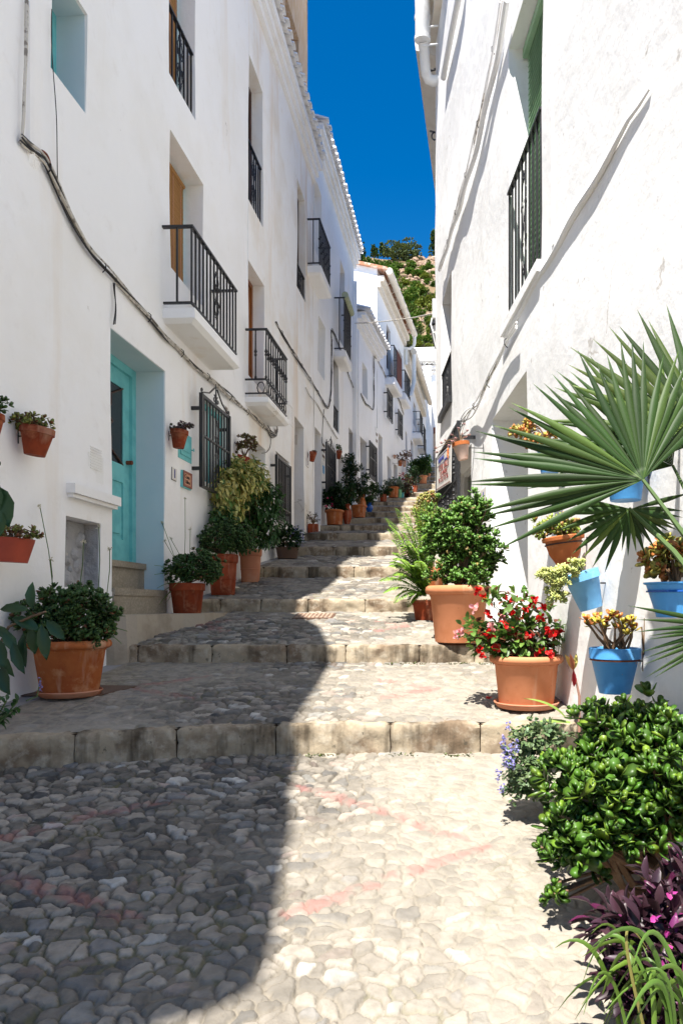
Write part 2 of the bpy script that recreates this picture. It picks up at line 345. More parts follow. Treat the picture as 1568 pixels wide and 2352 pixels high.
# ground sheet far out to the horizon, below everything
g = MB(); g.add([(-900, -900, -2.4), (900, -900, -2.4), (900, 1500, -2.4), (-900, 1500, -2.4)], [(0, 1, 2, 3)]); tag(g.build('ground', 'hill'), kind='structure')
g = MB()
for i in range(12):
    y0, y1 = -8+i*1.0, -7+i*1.0
    if y0 >= 1.1: break
    y1 = min(y1, 1.16)
    z = lambda y: ST[0][1]-.14*(4.3-y)-.012
    g.quad((-3.3, y0, z(y0)), (1.8, y0, z(y0)), (1.8, y1, z(y1)), (-3.3, y1, z(y1)))
tag(g.build('road', 'stone'), kind='structure')

# step kerbs: rough-hewn limestone blocks
def roughblock(mb, x0, x1, yf, depth, z0, z1, seg, amp, seed, skew=0.):
    nx, nz, nd = seg; L = []
    prof = [(0, z0+(z1-z0)*i/nz) for i in range(nz)]+[(0, z1)]
    prof = [(.0, z) for _, z in prof]
    rad = min(.032, (z1-z0)*.25)
    P = [(0., z0+(z1-rad-z0)*i/nz) for i in range(nz+1)]+[(rad*.3, z1-rad*.3), (rad, z1)]+[(rad+(depth-rad)*j/nd, z1+.003) for j in range(1, nd+1)]
    n = len(P)
    for i in range(nx+1):
        t = i/nx; e = min(t, 1-t)*(x1-x0); rd = .014*max(0, 1-e/.02)
        for d, z in P:
            x = x0+(x1-x0)*t; yy = yf(x)
            a = (math.sin(x*31+z*47+seed)*.3+math.sin(x*13.1-z*29+seed*2)*.4+R(-1, 1)*.35)*amp
            L.append((x+R(-1, 1)*amp*.2, yy+d+a+rd, z+(rd*-.6+a*.5 if z >= z1-.03 else 0)))
    fs = [(i*n+j, (i+1)*n+j, (i+1)*n+j+1, i*n+j+1) for i in range(nx) for j in range(n-1)]
    fs.append(tuple(range(n))); fs.append(tuple(nx*n+j for j in range(n-1, -1, -1)))
    mb.add(L, fs)
for k, (y, zb, zt) in enumerate(ST):
    mb = MB(); x = -3.2+R(0, .3); xe = 1.5 if k < 5 else 3.3
    while x < xe:
        ln = R(.42, .8) if k else R(.5, .75)
        if k == 0 and x > .2: ln = R(.8, 1.1)
        fine = k < 4
        roughblock(mb, x+.0035, x+ln-.0035, lambda q, k=k: edgeY(k, q)-.035+R(-.002, .002), .24, zb-.06, zt+.004, (22, 7, 3) if fine else (7, 3, 1), .012 if fine else .008, R(0, 9))
        x += ln
    tag(mb.build('stone_steps', 'stone', smooth=True), kind='structure')
    mb = MB(); mb.v = []
    L_ = [(-3.2+i*.1) for i in range(int((xe+3.2)/.1)+1)]
    for a, b in zip(L_, L_[1:]): mb.quad((a, edgeY(k, a)-.012, zb-.08), (b, edgeY(k, b)-.012, zb-.08), (b, edgeY(k, b)-.012, zt-.006), (a, edgeY(k, a)-.012, zt-.006))
    tag(mb.build('step_mortar', 'soil'), kind='structure')

# ------------------------------------------------------------------ walls in street coordinates
class Wall:
    def __init__(s, A, B, left=True):
        s.A = Vector((*A, 0)); s.B = Vector((*B, 0)); s.d = (s.B-s.A).normalized(); s.L = (s.B-s.A).length
        s.n = Vector((s.d.y, -s.d.x, 0)) if left else Vector((-s.d.y, s.d.x, 0)); s.left = left
    def P(s, t, n, z): q = s.A+s.d*t+s.n*n; return Vector((q.x, q.y, z))
    def pix(s, u, v, n=0.):
        k = (u-CX)/F; t = (k*(s.A.y+s.n.y*n)-s.A.x-s.n.x*n)/(s.d.x-k*s.d.y); y = s.A.y+s.d.y*t+s.n.y*n
        return t, (HY-v)/F*y
    def s_at(s, y): return (y-s.A.y)/s.d.y
    def box(s, mb, t0, t1, n0, n1, z0, z1):
        mb.hexa([s.P(t0, n0, z0), s.P(t1, n0, z0), s.P(t1, n1, z0), s.P(t0, n1, z0), s.P(t0, n0, z1), s.P(t1, n0, z1), s.P(t1, n1, z1), s.P(t0, n1, z1)])
LX = lambda y: -2.75+.048*(y-4.87)
W1a = Wall((LX(4.2), 4.2), (LX(10.05), 10.05)); W1b = Wall((LX(10.05), 10.05), (LX(14.8), 14.8))
W2 = Wall((-2.27, 14.8), (-1.93, 20.45)); W3 = Wall((-1.93, 20.45), (-1.43, 23.8)); W4 = Wall((-1.43, 23.8), (-.61, 29.2)); W5 = Wall((-.61, 29.2), (.24, 37.7))
W6 = Wall((.24, 37.7), (.75, 47))
RXf = lambda y: 1.4465-.095*y
WR = Wall((RXf(.4), .4), (RXf(12.0), 12.0), False)
WR2 = Wall((.46, 12.02), (2.6, 32), False)

def facade(mb, W, t0, t1, z0, z1, ops, back=5., cap=True):
    """wall skin with real recesses; ops = (ta,tb,za,zb,depth)"""
    ops = [(max(a, t0+.001), min(b, t1-.001), max(c, z0+.001), min(d, z1-.001), e) for a, b, c, d, e in ops]
    ts = sorted(set([t0, t1]+[o[0] for o in ops]+[o[1] for o in ops])); zs = sorted(set([z0, z1]+[o[2] for o in ops]+[o[3] for o in ops]))
    def sub(l, st):
        r = [l[0]]
        for a, b in zip(l, l[1:]):
            n = max(1, int((b-a)/st)); r += [a+(b-a)*i/n for i in range(1, n+1)]
        return r
    ts, zs = sub(ts, .35), sub(zs, .35)
    ww = lambda t, z: .008*math.sin(t*2.1+z*1.3+W.A.y)+.006*math.sin(z*3.3-t*1.1)
    onb = lambda t, z: any(abs(t-o[0]) < 1e-6 or abs(t-o[1]) < 1e-6 for o in ops) or t in (t0, t1)
    idx = {}
    vs = []
    for i, t in enumerate(ts):
        for j, z in enumerate(zs): idx[i, j] = len(vs); vs.append(W.P(t, ww(t, z), z))
    fs = []
    for i in range(len(ts)-1):
        for j in range(len(zs)-1):
            c, d = (ts[i]+ts[i+1])/2, (zs[j]+zs[j+1])/2
            if any(o[0] < c < o[1] and o[2] < d < o[3] for o in ops): continue
            fs.append((idx[i, j], idx[i+1, j], idx[i+1, j+1], idx[i, j+1]))
    mb.add(vs, fs)
    for a, b, c, d, e in ops:
        al = [t for t in ts if a-1e-6 <= t <= b+1e-6]; zl = [z for z in zs if c-1e-6 <= z <= d+1e-6]
        for z in (c, d):
            for p, q in zip(al, al[1:]): mb.quad(W.P(p, ww(p, z), z), W.P(q, ww(q, z), z), W.P(q, -e, z), W.P(p, -e, z))
        for t in (a, b):
            for p, q in zip(zl, zl[1:]): mb.quad(W.P(t, ww(t, p), p), W.P(t, ww(t, q), q), W.P(t, -e, q), W.P(t, -e, p))
        mb.quad(W.P(a, -e, c), W.P(b, -e, c), W.P(b, -e, d), W.P(a, -e, d))
    q = -back
    mb.quad(W.P(t0, 0, z0), W.P(t0, q, z0), W.P(t0, q, z1), W.P(t0, 0, z1)); mb.quad(W.P(t1, 0, z0), W.P(t1, q, z0), W.P(t1, q, z1), W.P(t1, 0, z1))
    mb.quad(W.P(t0, q, z0), W.P(t1, q, z0), W.P(t1, q, z1), W.P(t0, q, z1))
    if cap: mb.quad(W.P(t0, 0, z1), W.P(t1, 0, z1), W.P(t1, q, z1), W.P(t0, q, z1))
# ------------------------------------------------------------------ houses
def opening(W, u0, u1, vt, vb, depth):
    far = u1 if W.left else u0
    t0, _ = W.pix(u0, HY); t1, _ = W.pix(u1, HY); a, b = min(t0, t1), max(t0, t1)
    _, zt = W.pix(far, vt); _, zb = W.pix(far, vb); return [a, b, zb, zt, depth]
def frame_rect(W, mb, a, b, c, d, n0, n1, wd, bottom=True):
    W.box(mb, a, b, n0, n1, d-wd, d); W.box(mb, a, a+wd, n0, n1, c, d-wd); W.box(mb, b-wd, b, n0, n1, c, d-wd)
    if bottom: W.box(mb, a+wd, b-wd, n0, n1, c, c+wd)
def fill(W, o, kind, par):
    a, b, c, d, e = o; n0 = -e+.003; m = MB()
    if kind in ('teal_door',):
        frame_rect(W, m, a, b, c, d, n0, n0+.10, .09, False); p = m.build('door_frame', 'teal', par)
        m = MB(); q0, q1, z1 = a+.09, b-.09, d-.09; x0, x1 = q0+.13, q1-.13
        W.box(m, q0, q1, n0, n0+.05, c, z1)
        for (s0, s1, y0, y1) in ((q0, x0, c, z1), (x1, q1, c, z1), (x0, x1, z1-.16, z1), (x0, x1, c, c+.22), (x0, x1, c+.80, c+.98)): W.box(m, s0, s1, n0+.05, n0+.068, y0, y1)
        W.box(m, x0+.05, x1-.05, n0+.05, n0+.062, c+.28, c+.74)
        dr = m.build('door', 'teal', par)
        m = MB(); W.box(m, x0, x1, n0+.05, n0+.056, c+.98, z1-.16); m.build('glass', 'glass', dr)
        m = MB(); za, zb = c+.98, z1-.16; xm = (x0+x1)/2; zm = (za+zb)/2
        def bar(p, q): m.tube([W.P(p[0], n0+.066, p[1]), W.P(q[0], n0+.066, q[1])], .009, 4)
        for s_ in (-1, 1):
            xo = xm+s_*.10
            bar((xo, za+.12), (xo, zm-.16)); bar((xo, zm+.16), (xo, zb-.12)); bar((xo, zm-.16), (xm, zm-.09)); bar((xo, zm+.16), (xm, zm+.09)); bar((xm, zm-.09), (xo+.03*s_, zm)); bar((xo+.03*s_, zm), (xm, zm+.09))
            bar((xo, za+.12), (x0 if s_ < 0 else x1, za)); bar((xo, zb-.12), (x0 if s_ < 0 else x1, zb))
        bar((xm-.1, za+.12), (xm+.1, za+.12)); bar((xm-.1, zb-.12), (xm+.1, zb-.12))
        m.build('glazing_grille', 'darkwood', dr)
        m = MB(); m.tube([W.P(q1-.06, n0+.07, c+1.02), W.P(q1-.06, n0+.13, c+1.02)], .022, 8); m.build('handle', 'ironred', dr)
    elif kind in ('wood_door', 'dark_door', 'white_door'):
        mm = {'wood_door': 'wood', 'dark_door': 'darkwood', 'white_door': 'whitepaint'}[kind]
        frame_rect(W, m, a, b, c, d, n0, n0+.09, .07, False); m.build('door_frame', mm, par); m = MB()
        q0, q1, z1 = a+.07, b-.07, d-.07; W.box(m, q0, q1, n0, n0+.04, c, z1)
        xm = (q0+q1)/2
        for s0, s1 in ((q0, xm-.005), (xm+.005, q1)):
            W.box(m, s0, s0+.08, n0+.04, n0+.06, c, z1); W.box(m, s1-.08, s1, n0+.04, n0+.06, c, z1)
            for f in (0, .33, .64, .93): W.box(m, s0+.08, s1-.08, n0+.04, n0+.06, c+(z1-c)*f, c+(z1-c)*f+.09)
        dr = m.build('door', mm, par); m = MB()
        if kind != 'white_door':
            for s0, s1 in ((q0, xm-.005), (xm+.005, q1)): W.box(m, s0+.09, s1-.09, n0+.04, n0+.046, c+(z1-c)*.64+.1, c+(z1-c)*.93-.01)
            m.build('glass', 'glass', dr)
    elif kind in ('window_teal', 'window_white', 'window_dark'):
        mm = {'window_teal': 'teal', 'window_white': 'whitepaint', 'window_dark': 'darkwood'}[kind]
        frame_rect(W, m, a, b, c, d, n0, n0+.08, .06); W.box(m, (a+b)/2-.03, (a+b)/2+.03, n0, n0+.07, c+.06, d-.06); W.box(m, a+.06, b-.06, n0+.01, n0+.06, c+(d-c)*.6, c+(d-c)*.6+.03)
        wn = m.build('window', mm, par); m = MB(); W.box(m, a+.06, b-.06, n0+.004, n0+.02, c+.06, d-.06); m.build('glass', 'glass' if kind != 'window_teal' else 'glass', wn)
    elif kind == 'reed':
        frame_rect(W, m, a, b, c, d, n0, n0+.07, .05); wn = m.build('window', 'teal', par)
        m = MB(); m.lathe([(0, a+.05), (.03, a+.05), (.03, b-.05), (0, b-.05)], Matrix.Identity(4), 4) if False else None
        z = d-.06
        m.tube([W.P(a+.06, n0+.09, z), W.P(b-.06, n0+.09, z)], .03, 8)
        while z > c+.02: m.tube([W.P(a+.06, n0+.088+R(-.002, .002), z), W.P(b-.06, n0+.088+R(-.002, .002), z)], .0065, 4); z -= .014
        bl = m.build('reed_blind', 'reed', wn); m = MB()
        for f in (.15, .4, .62, .85): m.tube([W.P(a+(b-a)*f, n0+.099, c+.02), W.P(a+(b-a)*f, n0+.099, d-.05)], .004, 4)
        m.build('blind_cord', 'signclay', bl)
    elif kind == 'green_blind':
        frame_rect(W, m, a, b, c, d, n0, n0+.07, .06); wn = m.build('window', 'green', par)
        m = MB(); W.box(m, a+.06, b-.06, n0+.004, n0+.03, c+.06, d-.06); m.build('blind_gap', 'greengap', wn)
        m = MB(); z = d-.08
        while z > c+.08:
            p = [W.P(t, n, zz) for t, n, zz in ((a+.06, n0+.04, z), (b-.06, n0+.04, z), (b-.06, n0+.09, z-.03), (a+.06, n0+.09, z-.03))]
            m.hexa([p[3], p[2], p[1], p[0]]+[q+Vector((0, 0, .006)) for q in (p[3], p[2], p[1], p[0])]); z -= .052
        W.box(m, a+.02, b-.02, n0+.03, n0+.13, d-.10, d-.02)
        m.build('slatted_blind', 'green', wn)
    elif kind == 'plain': pass
def rail_inset(W, o, z1, par, step=.115, n=-.03, scroll=True, z0=None):
    a, b, c = o[0]+.01, o[1]-.01, o[2]+.02 if z0 is None else z0; m = MB()
    W.box(m, a, b, n-.02, n+.02, z1-.02, z1); W.box(m, a, b, n-.012, n+.012, c, c+.018)
    k = max(2, int((b-a)/step))
    for i in range(k+1):
        t = a+.02+(b-a-.04)*i/k; W.box(m, t-.008, t+.008, n-.008, n+.008, c+.018, z1-.02)
    if scroll: scrollwork(W, m, (a+b)/2, n, (c+z1)/2, min(.10, (b-a)*.15), (z1-c)*.38)
    return m.build('railing', 'iron', par)
def spiral(W, m, t, n, z, r, a0, turns, sg, rad=.008):
    pts = []
    for i in range(11):
        f = i/10; an = a0+sg*turns*2*math.pi*f; rr = r*(1-.8*f); pts.append(W.P(t+rr*math.cos(an), n, z+rr*math.sin(an)))
    m.tube(pts, rad, 4)
def scrollwork(W, m, t, n, z, w_, h):
    for s in (-1, 1):
        for q in (-1, 1):
            spiral(W, m, t+s*w_*.5, n, z+q*h*.35, w_*.45, -q*math.pi/2, .9, s*q); spiral(W, m, t+s*w_*.35, n, z+q*h*.85, w_*.3, q*math.pi/2, .8, s*q)
            m.tube([W.P(t, n, z+q*h), W.P(t+s*w_*.7, n, z+q*h*.6), W.P(t+s*w_*.1, n, z)], .007, 4)
def balcony(W, uw, uo0, uo1, vst, vsb, vr, par, style='plain', step=.11, extra=None):
    t0, _ = W.pix(uw, HY); y0 = W.P(t0, 0, 0).y
    X = (uo0-CX)/F*y0; prot = (Vector((X, y0, 0))-W.P(t0, 0, 0)).dot(W.n); prot = max(.25, min(.6, prot))
    t1, _ = W.pix(uo1, HY, prot); t0, _ = W.pix(uo0, HY, prot)
    if t1 < t0+.7: t1 = t0+.7
    y0 = W.P(t0, prot, 0).y
    zt, zb, zr = [(HY-v)/F*y0 for v in (vst, vsb, vr)]; zr = max(zr, zt+.75)
    m = MB(); a, b, c, d = t0-.02, t1+.03, -.02, prot+.04
    lo = [W.P(a+.05, c, zb), W.P(b-.05, c, zb), W.P(b-.05, d-.05, zb), W.P(a+.05, d-.05, zb)]
    m.hexa(lo+[W.P(a, c, zb+.04), W.P(b, c, zb+.04), W.P(b, d, zb+.04), W.P(a, d, zb+.04)])
    W.box(m, a, b, c, d, zb+.041, zt)
    bal = m.build('balcony', 'plaster', par); m = MB(); n1 = prot
    zl = zt+.05
    def ring(z, h, r=.016):
        W.box(m, t0-r, t1+r, n1-r, n1+r, z, z+h); W.box(m, t0-r, t0+r, 0, n1-r, z, z+h); W.box(m, t1-r, t1+r, 0, n1-r, z, z+h)
    ring(zr-.022, .022, .02)
    k = int((t1-t0)/step); kn = max(2, int(prot/.13))
    pos = [(t0+(t1-t0)*i/k, n1) for i in range(k+1)]+[(t0, n1*j/kn) for j in range(1, kn)]+[(t1, n1*j/kn) for j in range(1, kn)]
    if style == 'cast':
        ring(zl, .018, .012); ring(zl+.20, .022, .014)
        for t, n in pos:
            h = zr-zl-.24; zz = zl+.22
            m.lathe([(.012, 0), (.02, .02), (.01, .05), (.01, h*.45), (.022, h*.49), (.014, h*.52), (.025, h*.56), (.012, h*.61), (.01, h-.02), (.012, h)], Matrix.Translation(W.P(t, n, zz)), 6)
        for t, n in pos[:k]+pos[k+1:]:
            for sg in (0, 1):
                cc = [W.P(t+(t1-t0)/k*.5+.055*math.cos(a_)*(1 if n == n1 else 0), n+(0 if n == n1 else .06+.055*math.cos(a_)), zl+.11+.085*math.sin(a_)) for a_ in np.linspace(0, 6.283, 11)]
                if n != n1 or t < t1-.01: m.tube(cc, .008, 4, cap=False)
                break
        for i in range(int((t1-t0)/.075)): 
            t = t0+.04+i*.075; m.hexa([W.P(t-.028, n1-.006, zr-.05), W.P(t+.028, n1-.006, zr-.05), W.P(t+.028, n1+.008, zr-.05), W.P(t-.028, n1+.008, zr-.05)]+[W.P(t-.03, n1-.006, zr-.022), W.P(t+.03, n1-.006, zr-.022), W.P(t+.03, n1+.008, zr-.022), W.P(t-.03, n1+.008, zr-.022)])
            m.tube([W.P(t, n1+.001, zr-.05), W.P(t, n1+.001, zr-.085)], .014, 4, r2=.003)
    else:
        ring(zl, .02, .014)
        for t, n in pos: W.box(m, t-.009, t+.009, n-.009, n+.009, zl+.02, zr-.022)
        if t1-t0 > 1.1 and style == 'plain': scrollwork(W, m, (t0+t1)/2, n1+.012, (zl+zr)/2, .09, (zr-zl)*.34)
        if style == 'knob':
            for i in range(k+1):
                for f in (.35, .55): m.lathe([(.008, -.03), (.022, -.01), (.022, .01), (.008, .03)], Matrix.Translation(W.P(t0+(t1-t0)*i/k, n1, zl+(zr-zl)*(f+.1*(i % 2)))), 6)
    m.build('railing', 'iron', bal)
    if extra: extra(W, t0, t1, n1, zl, zr, bal)
    return bal
def grille(W, u0, u1, vt, vb, par, prot=.12, crown=False, step=.1, mid=.55, name='window_grille', knobs=False):
    far, near = (u1, u0) if W.left else (u0, u1)
    t0, _ = W.pix(near, HY, prot); t1, _ = W.pix(far, HY, prot); y = W.P(t1, prot, 0).y
    zt, zb = (HY-vt)/F*y, (HY-vb)/F*y; m = MB(); n = prot
    W.box(m, t0, t0+.045, n-.02, n+.02, zb, zt); W.box(m, t1-.045, t1, n-.02, n+.02, zb, zt)
    W.box(m, t0+.045, t1-.045, n-.02, n+.012, zt-.035, zt); W.box(m, t0+.045, t1-.045, n-.02, n+.012, zb, zb+.03)
    zm = zb+(zt-zb)*mid; W.box(m, t0+.045, t1-.045, n-.012, n+.014, zm, zm+.022)
    k = max(3, int((t1-t0)/step))
    for i in range(1, k):
        t = t0+(t1-t0)*i/k; W.box(m, t-.0085, t+.0085, n-.0085, n+.0085, zb+.03, zt-.035)
        if knobs and i % 2:
            for f in ((.2, .78) if i % 4 == 1 else (.3, .62)):
                zz = zb+(zt-zb)*f; m.lathe([(.010, -.12), (.02, -.11), (.012, -.09), (.026, -.05), (.012, -.015), (.022, 0), (.012, .015), (.026, .05), (.012, .09), (.02, .11), (.010, .12)], Matrix.Translation(W.P(t, n, zz)), 8)
    for t in (t0+.02, t1-.02):
        for z in (zb+.18*(zt-zb), zt-.18*(zt-zb)): W.box(m, t-.012, t+.012, -.01, n-.02, z, z+.04)
    if crown:
        tm = (t0+t1)/2
        for s in (-1, 1):
            m.tube([W.P(tm+s*(t1-t0)*.44, n, zt+.02), W.P(tm+s*(t1-t0)*.22, n, zt+.08), W.P(tm+s*.04, n, zt+.20)], .010, 4)
            spiral(W, m, tm+s*(t1-t0)*.46, n, zt+.04, .035, -math.pi/2, .9, s); spiral(W, m, tm+s*.06, n, zt+.06, .05, math.pi/2, 1, s)
        m.tube([W.P(tm, n, zt), W.P(tm, n, zt+.26)], .014, 5, r2=.006)
        scrollwork(W, m, tm, n+.012, zm-.03, .07, (zt-zb)*.30)
    return m.build(name, 'iron', par)
def eave(W, t0, t1, z, prot, par, steps=3, tiles=True, sp=.235, name='cornice', back=2.2, slope=.36, mt='plaster', clay=False, drop=.42, straight=False):
    m = MB()
    for i in range(steps):
        n = prot*(.28+.24*i) if steps > 1 else prot*.5; h = drop/steps
        W.box(m, t0-.02+.03*i, t1+.02+.0*i, -.05+.004*i, n, z+h*i+.002, z+h*(i+1))
    m.build(name, mt, par)
    if not tiles: return
    m = MB(); zt = z+drop; rise = back*slope
    rf = MB(); rf.quad(W.P(t0, prot-.08, zt+.015), W.P(t1, prot-.08, zt+.015), W.P(t1, -back, zt+rise), W.P(t0, -back, zt+rise))
    rf.quad(W.P(t0, prot-.08, zt), W.P(t1, prot-.08, zt), W.P(t1, 0, zt), W.P(t0, 0, zt))
    rf.quad(W.P(t0, -back, zt+rise), W.P(t1, -back, zt+rise), W.P(t1, -back-1.5, zt+.2), W.P(t0, -back-1.5, zt+.2))
    k = int((t1-t0)/sp)
    for i in range(k):
        t = t0+sp*(i+.5); j = R(-.015, .015)
        for (tt, up, r, ext) in ((t, 1, .085, 0), (t+sp/2, -1, .095, -.04)):
            V = []; nn = 7
            for q in range(2):
                n_ = prot+.05+ext+j if q == 0 else -back
                zz = zt+.03+(0 if q == 0 else rise)+(.06 if up > 0 else .085); rr = r*(1 if q == 0 else .9)
                for o in (0, .016):
                    for a in range(nn):
                        an = math.pi*a/(nn-1); V.append(W.P(tt+(rr-o)*math.cos(an), n_, zz+up*(rr-o)*math.sin(an)*.8))
            fs = []
            for a in range(nn-1):
                fs += [(a, a+1, 2*nn+a+1, 2*nn+a), (nn+a+1, nn+a, 3*nn+a, 3*nn+a+1), (a+1, a, nn+a, nn+a+1)]
            fs += [(0, nn, 3*nn, 2*nn), (nn-1, 2*nn-1, 4*nn-1, 3*nn-1)]
            m.add(V, fs)
    rf.build('roof', 'tile_clay' if clay else mt, par); m.build('roof_tiles', 'tile_clay' if clay else mt, par, smooth=True)
def house(label, W, t0, t1, z0, z1, mt, specs, back=5., extra_ops=(), loc=None, name='white_house', cat='house', group='white houses along the stepped street'):
    h = thing(name, loc or W.P((t0+t1)/2, 0, max(z0, G(*(W.P((t0+t1)/2, .2, 0).xy)))), label, cat, group)
    ops = []
    for s in specs: ops.append(opening(W, *s[1:6]))
    m = MB(); facade(m, W, t0, t1, z0, z1, list(map(tuple, ops))+list(extra_ops), back); m.build('wall', mt, h)
    for s, o in zip(specs, ops):
        fill(W, o, s[0], h)
        if len(s) > 6 and s[6] is not None:
            far = s[2] if W.left else s[1]
            rail_inset(W, o, W.pix(far, s[6])[1], h)
    return h, ops

# --- teal house (nearest, left)
t0a, t1a = 0, W1a.L
ts = W1a.s_at
door = opening(W1a, 256, 379, 852, 1364, .41)
niche = opening(W1a, 148, 229, 1203, 1352, .16)
h1, o1 = house('white house on the left with teal door, teal window and reed blinds', W1a, -.0, t1a, -1.7, 9.15, 'plaster',
 [('window_teal', 119, 198, 33, 260, .33), ('reed', 391, 467, 424, 705, .32), ('reed', 389, 447, -250, 276, .28, 124)],
 extra_ops=[tuple(door), tuple(niche), tuple(opening(W1a, 465, 522, 958, 1132, .16))] )
fill(W1a, [door[0], door[1], W1a.pix(379, 1300)[1]+.03, door[3], .41], 'teal_door', h1)
# limewashed reveal linings in pale blue round the door and the teal window
for o in (door, opening(W1a, 119, 198, 33, 260, .33)):
    m = MB(); a, b, c, d, e = o
    W1a.box(m, b-.006, b-.002, -e, -.012, c, d-.004); W1a.box(m, a+.002, b-.006, -e, -.012, d-.008, d-.004); W1a.box(m, a+.002, a+.006, -e, -.012, c, d-.008)
    m.build('painted_reveal', 'teal_reveal', h1)
m = MB(); a, b, c, d, e = niche; W1a.box(m, a+.004, b-.004, -e+.003, -e+.03, c, d-.004); W1a.box(m, b-.012, b-.004, -e+.03, -.01, c, d-.01)
for i in range(14): 
    t, z, r = R(a+.05, b-.06), R(c+.03, d-.05), R(.03, .07)
    m.lathe([(0, .03), (r*.5, .028), (r, 0)], Matrix.Translation(W1a.P(t, -e+.03, z)) @ Matrix.Rotation(math.pi/2, 4, 'Y') @ Matrix.Diagonal((1, R(.7, 1.4), 1, 1)), 9)
m.build('niche_lining', 'plaster_grey', h1)
# ledge, steps, meter cover, teal hatch
m = MB(); y0 = W1a.pix(148, HY)[0]; y1 = W1a.pix(257, HY)[0]; zz = W1a.pix(257, 1158)[1]
W1a.box(m, y0, y1, -.02, .085, zz-.02, zz+.055); W1a.box(m, y0+.02, y1-.015, -.02, .06, zz-.05, zz-.021); m.build('wall_ledge', 'plaster', h1, smooth=False)
m = MB(); a, b = door[0]+.01, door[1]-.004; zs1 = W1a.pix(379, 1300)[1]; zs0 = door[2]
W1a.box(m, a, b+.01, -.41, .016, zs0-.5, zs0-.03); W1a.box(m, a, b+.012, -.40, .025, zs0-.03, zs0+.035); W1a.box(m, a, b, -.40, -.22, zs0+.036, zs1-.04)
W1a.box(m, a, b, -.40, -.195, zs1-.04, zs1+.02); m.build('door_steps', 'doorstone', h1)
m = MB(); a, b = W1a.pix(200, HY)[0], W1a.pix(235, HY)[0]; zt, zb = W1a.pix(235, 1052)[1], W1a.pix(235, 1113)[1]
W1a.box(m, a, b, -.01, .010, zb, zt)
for i in range(9): W1a.box(m, a+.03, b-.03, .010, .014, zb+.10+.022*i, zb+.108+.022*i)
m.build('meter_cover', 'whitepaint', h1)
m = MB(); a, b = W1a.pix(407, HY)[0], W1a.pix(437, HY)[0]; zt, zb = W1a.pix(437, 1005)[1], W1a.pix(437, 1066)[1]
W1a.box(m, a, b, -.01, .015, zb, zt); W1a.box(m, a+.04, b-.04, .015, .024, zb+.05, zt-.04); W1a.box(m, a+.09, b-.09, .024, .030, zb+.10, zt-.09)
ht = m.build('hatch', 'teal', h1); m = MB(); m.tube([W1a.P(b-.03, .02, (zb+zt)/2), W1a.P(b-.03, .05, (zb+zt)/2), W1a.P(b-.03, .052, (zb+zt)/2)], [.006, .008, .022], 8); m.build('handle', 'teal', ht)
gw = opening(W1a, 465, 522, 958, 1132, .16)
fill(W1a, gw, 'window_teal', h1); m = MB(); W1a.box(m, gw[0]+.08, gw[1]-.08, -.115, -.10, gw[2]+.08, gw[3]-.07); m.build('curtain', 'curtain', h1)
grille(W1a, 461, 527, 957, 1149, h1, .12, True, .095)
def bal_pot(W, t0, t1, n1, zl, zr, par):
    m = MB(); z = (zl+zr)/2+.18; m.box(0, 0, 0, 0, 0, 0) if False else None
balcony(W1a, 372, 440, 541, 708, 740, 517, h1, 'plain', .105)
eave(W1a, 3.35, W1a.L, 9.15, .25, h1)
# rounded old buttress strip on the wall
m = MB(); a = W1a.pix(70, HY)[0]; bz = W1a.pix(70, 395)[1]
for i in range(6): m.tube([W1a.P(a+.02*i, -.03, bz), W1a.P(a+.02*i, -.02, bz+.12), W1a.P(a+.02*i, -.015, 6.5)], [.012, .05-.004*i, .05-.004*i], 8)
m.build('rainwater_pipe', 'plaster', h1, smooth=True)
# low part of the same row close to the camera: this is what lets the sun patch fall on the third tread
W0 = Wall((LX(-2.4), -2.4), (LX(4.2), 4.2))
h0 = thing('white_house', (-3.4, .8, -1.4), 'white house at the left edge with plants against its wall', 'house', 'white houses along the stepped street')
m = MB(); facade(m, W0, 0, W0.L-.002, -2.2, 7.435, []); m.build('wall', 'plaster', h0)
m = MB(); poly = [(-4, -2.4), (-2.8, -2.3), (-2.347, -2.10), (-2.2, -2.03), (-2.065, -1.93), (-2.05, -1.76), (-2.07, -1.49), (-2.10, -1.18), (-2.13, -.73), (-2.213, -.2), (-2.24, .34), (-2.18, 2.3), (-2.36, 3.2), (-2.72, 4.19), (-4, 4.19)]  # added unseen slab, outline shaped to cast the shadow edge on the street
n = len(poly); m.add([(x, y, 7.44) for x, y in poly]+[(x, y, 7.5) for x, y in poly], [tuple(range(n-1, -1, -1)), tuple(range(n, 2*n))]+[(i, (i+1) % n, n+(i+1) % n, n+i) for i in range(n)])
m.build('shadow_slab', 'plaster', h0)

# --- stained house
tb = lambda u: W1b.pix(u, HY)[0]
d3 = ('plain', 549, 608, 1033, 1262, .34)
h2, o2 = house('white stained house with varnished wood balcony door and black cast iron balcony', W1b, .002, W1b.L, -.6, 9.15, 'plaster_stained',
 [('dark_door', 570, 603, 213, 522, .27, 388), ('wood_door', 569, 607, 656, 903, .28), d3, ('dark_door', 675, 697.3, 982, 1252, .32),
  ('plain', 682, 701, 461, 696, .22, 640), ('window_dark', 634, 664, 1062, 1200, .14), ('reed', 700, 700.4, 3000, 3001, .01)][:6])
m = MB(); W1b.box(m, o2[2][0]+.004, o2[2][1]-.004, -.335, -.31, o2[2][2], o2[2][3]-.004); m.build('door', 'plaster_grey', h2)
fill(W1b, o2[4], 'window_dark', h2)
balcony(W1b, 562, 611, 657, 912, 930, 754, h2, 'cast', .125)
grille(W1b, 634, 667, 1072, 1211, h2, .10, False, .10, mid=.22)
eave(W1b, .003, W1b.L, 9.15, .25, h2)
m = MB(); a, b = tb(660), tb(671); zt, zb = W1b.pix(671, 934)[1], W1b.pix(671, 983)[1]
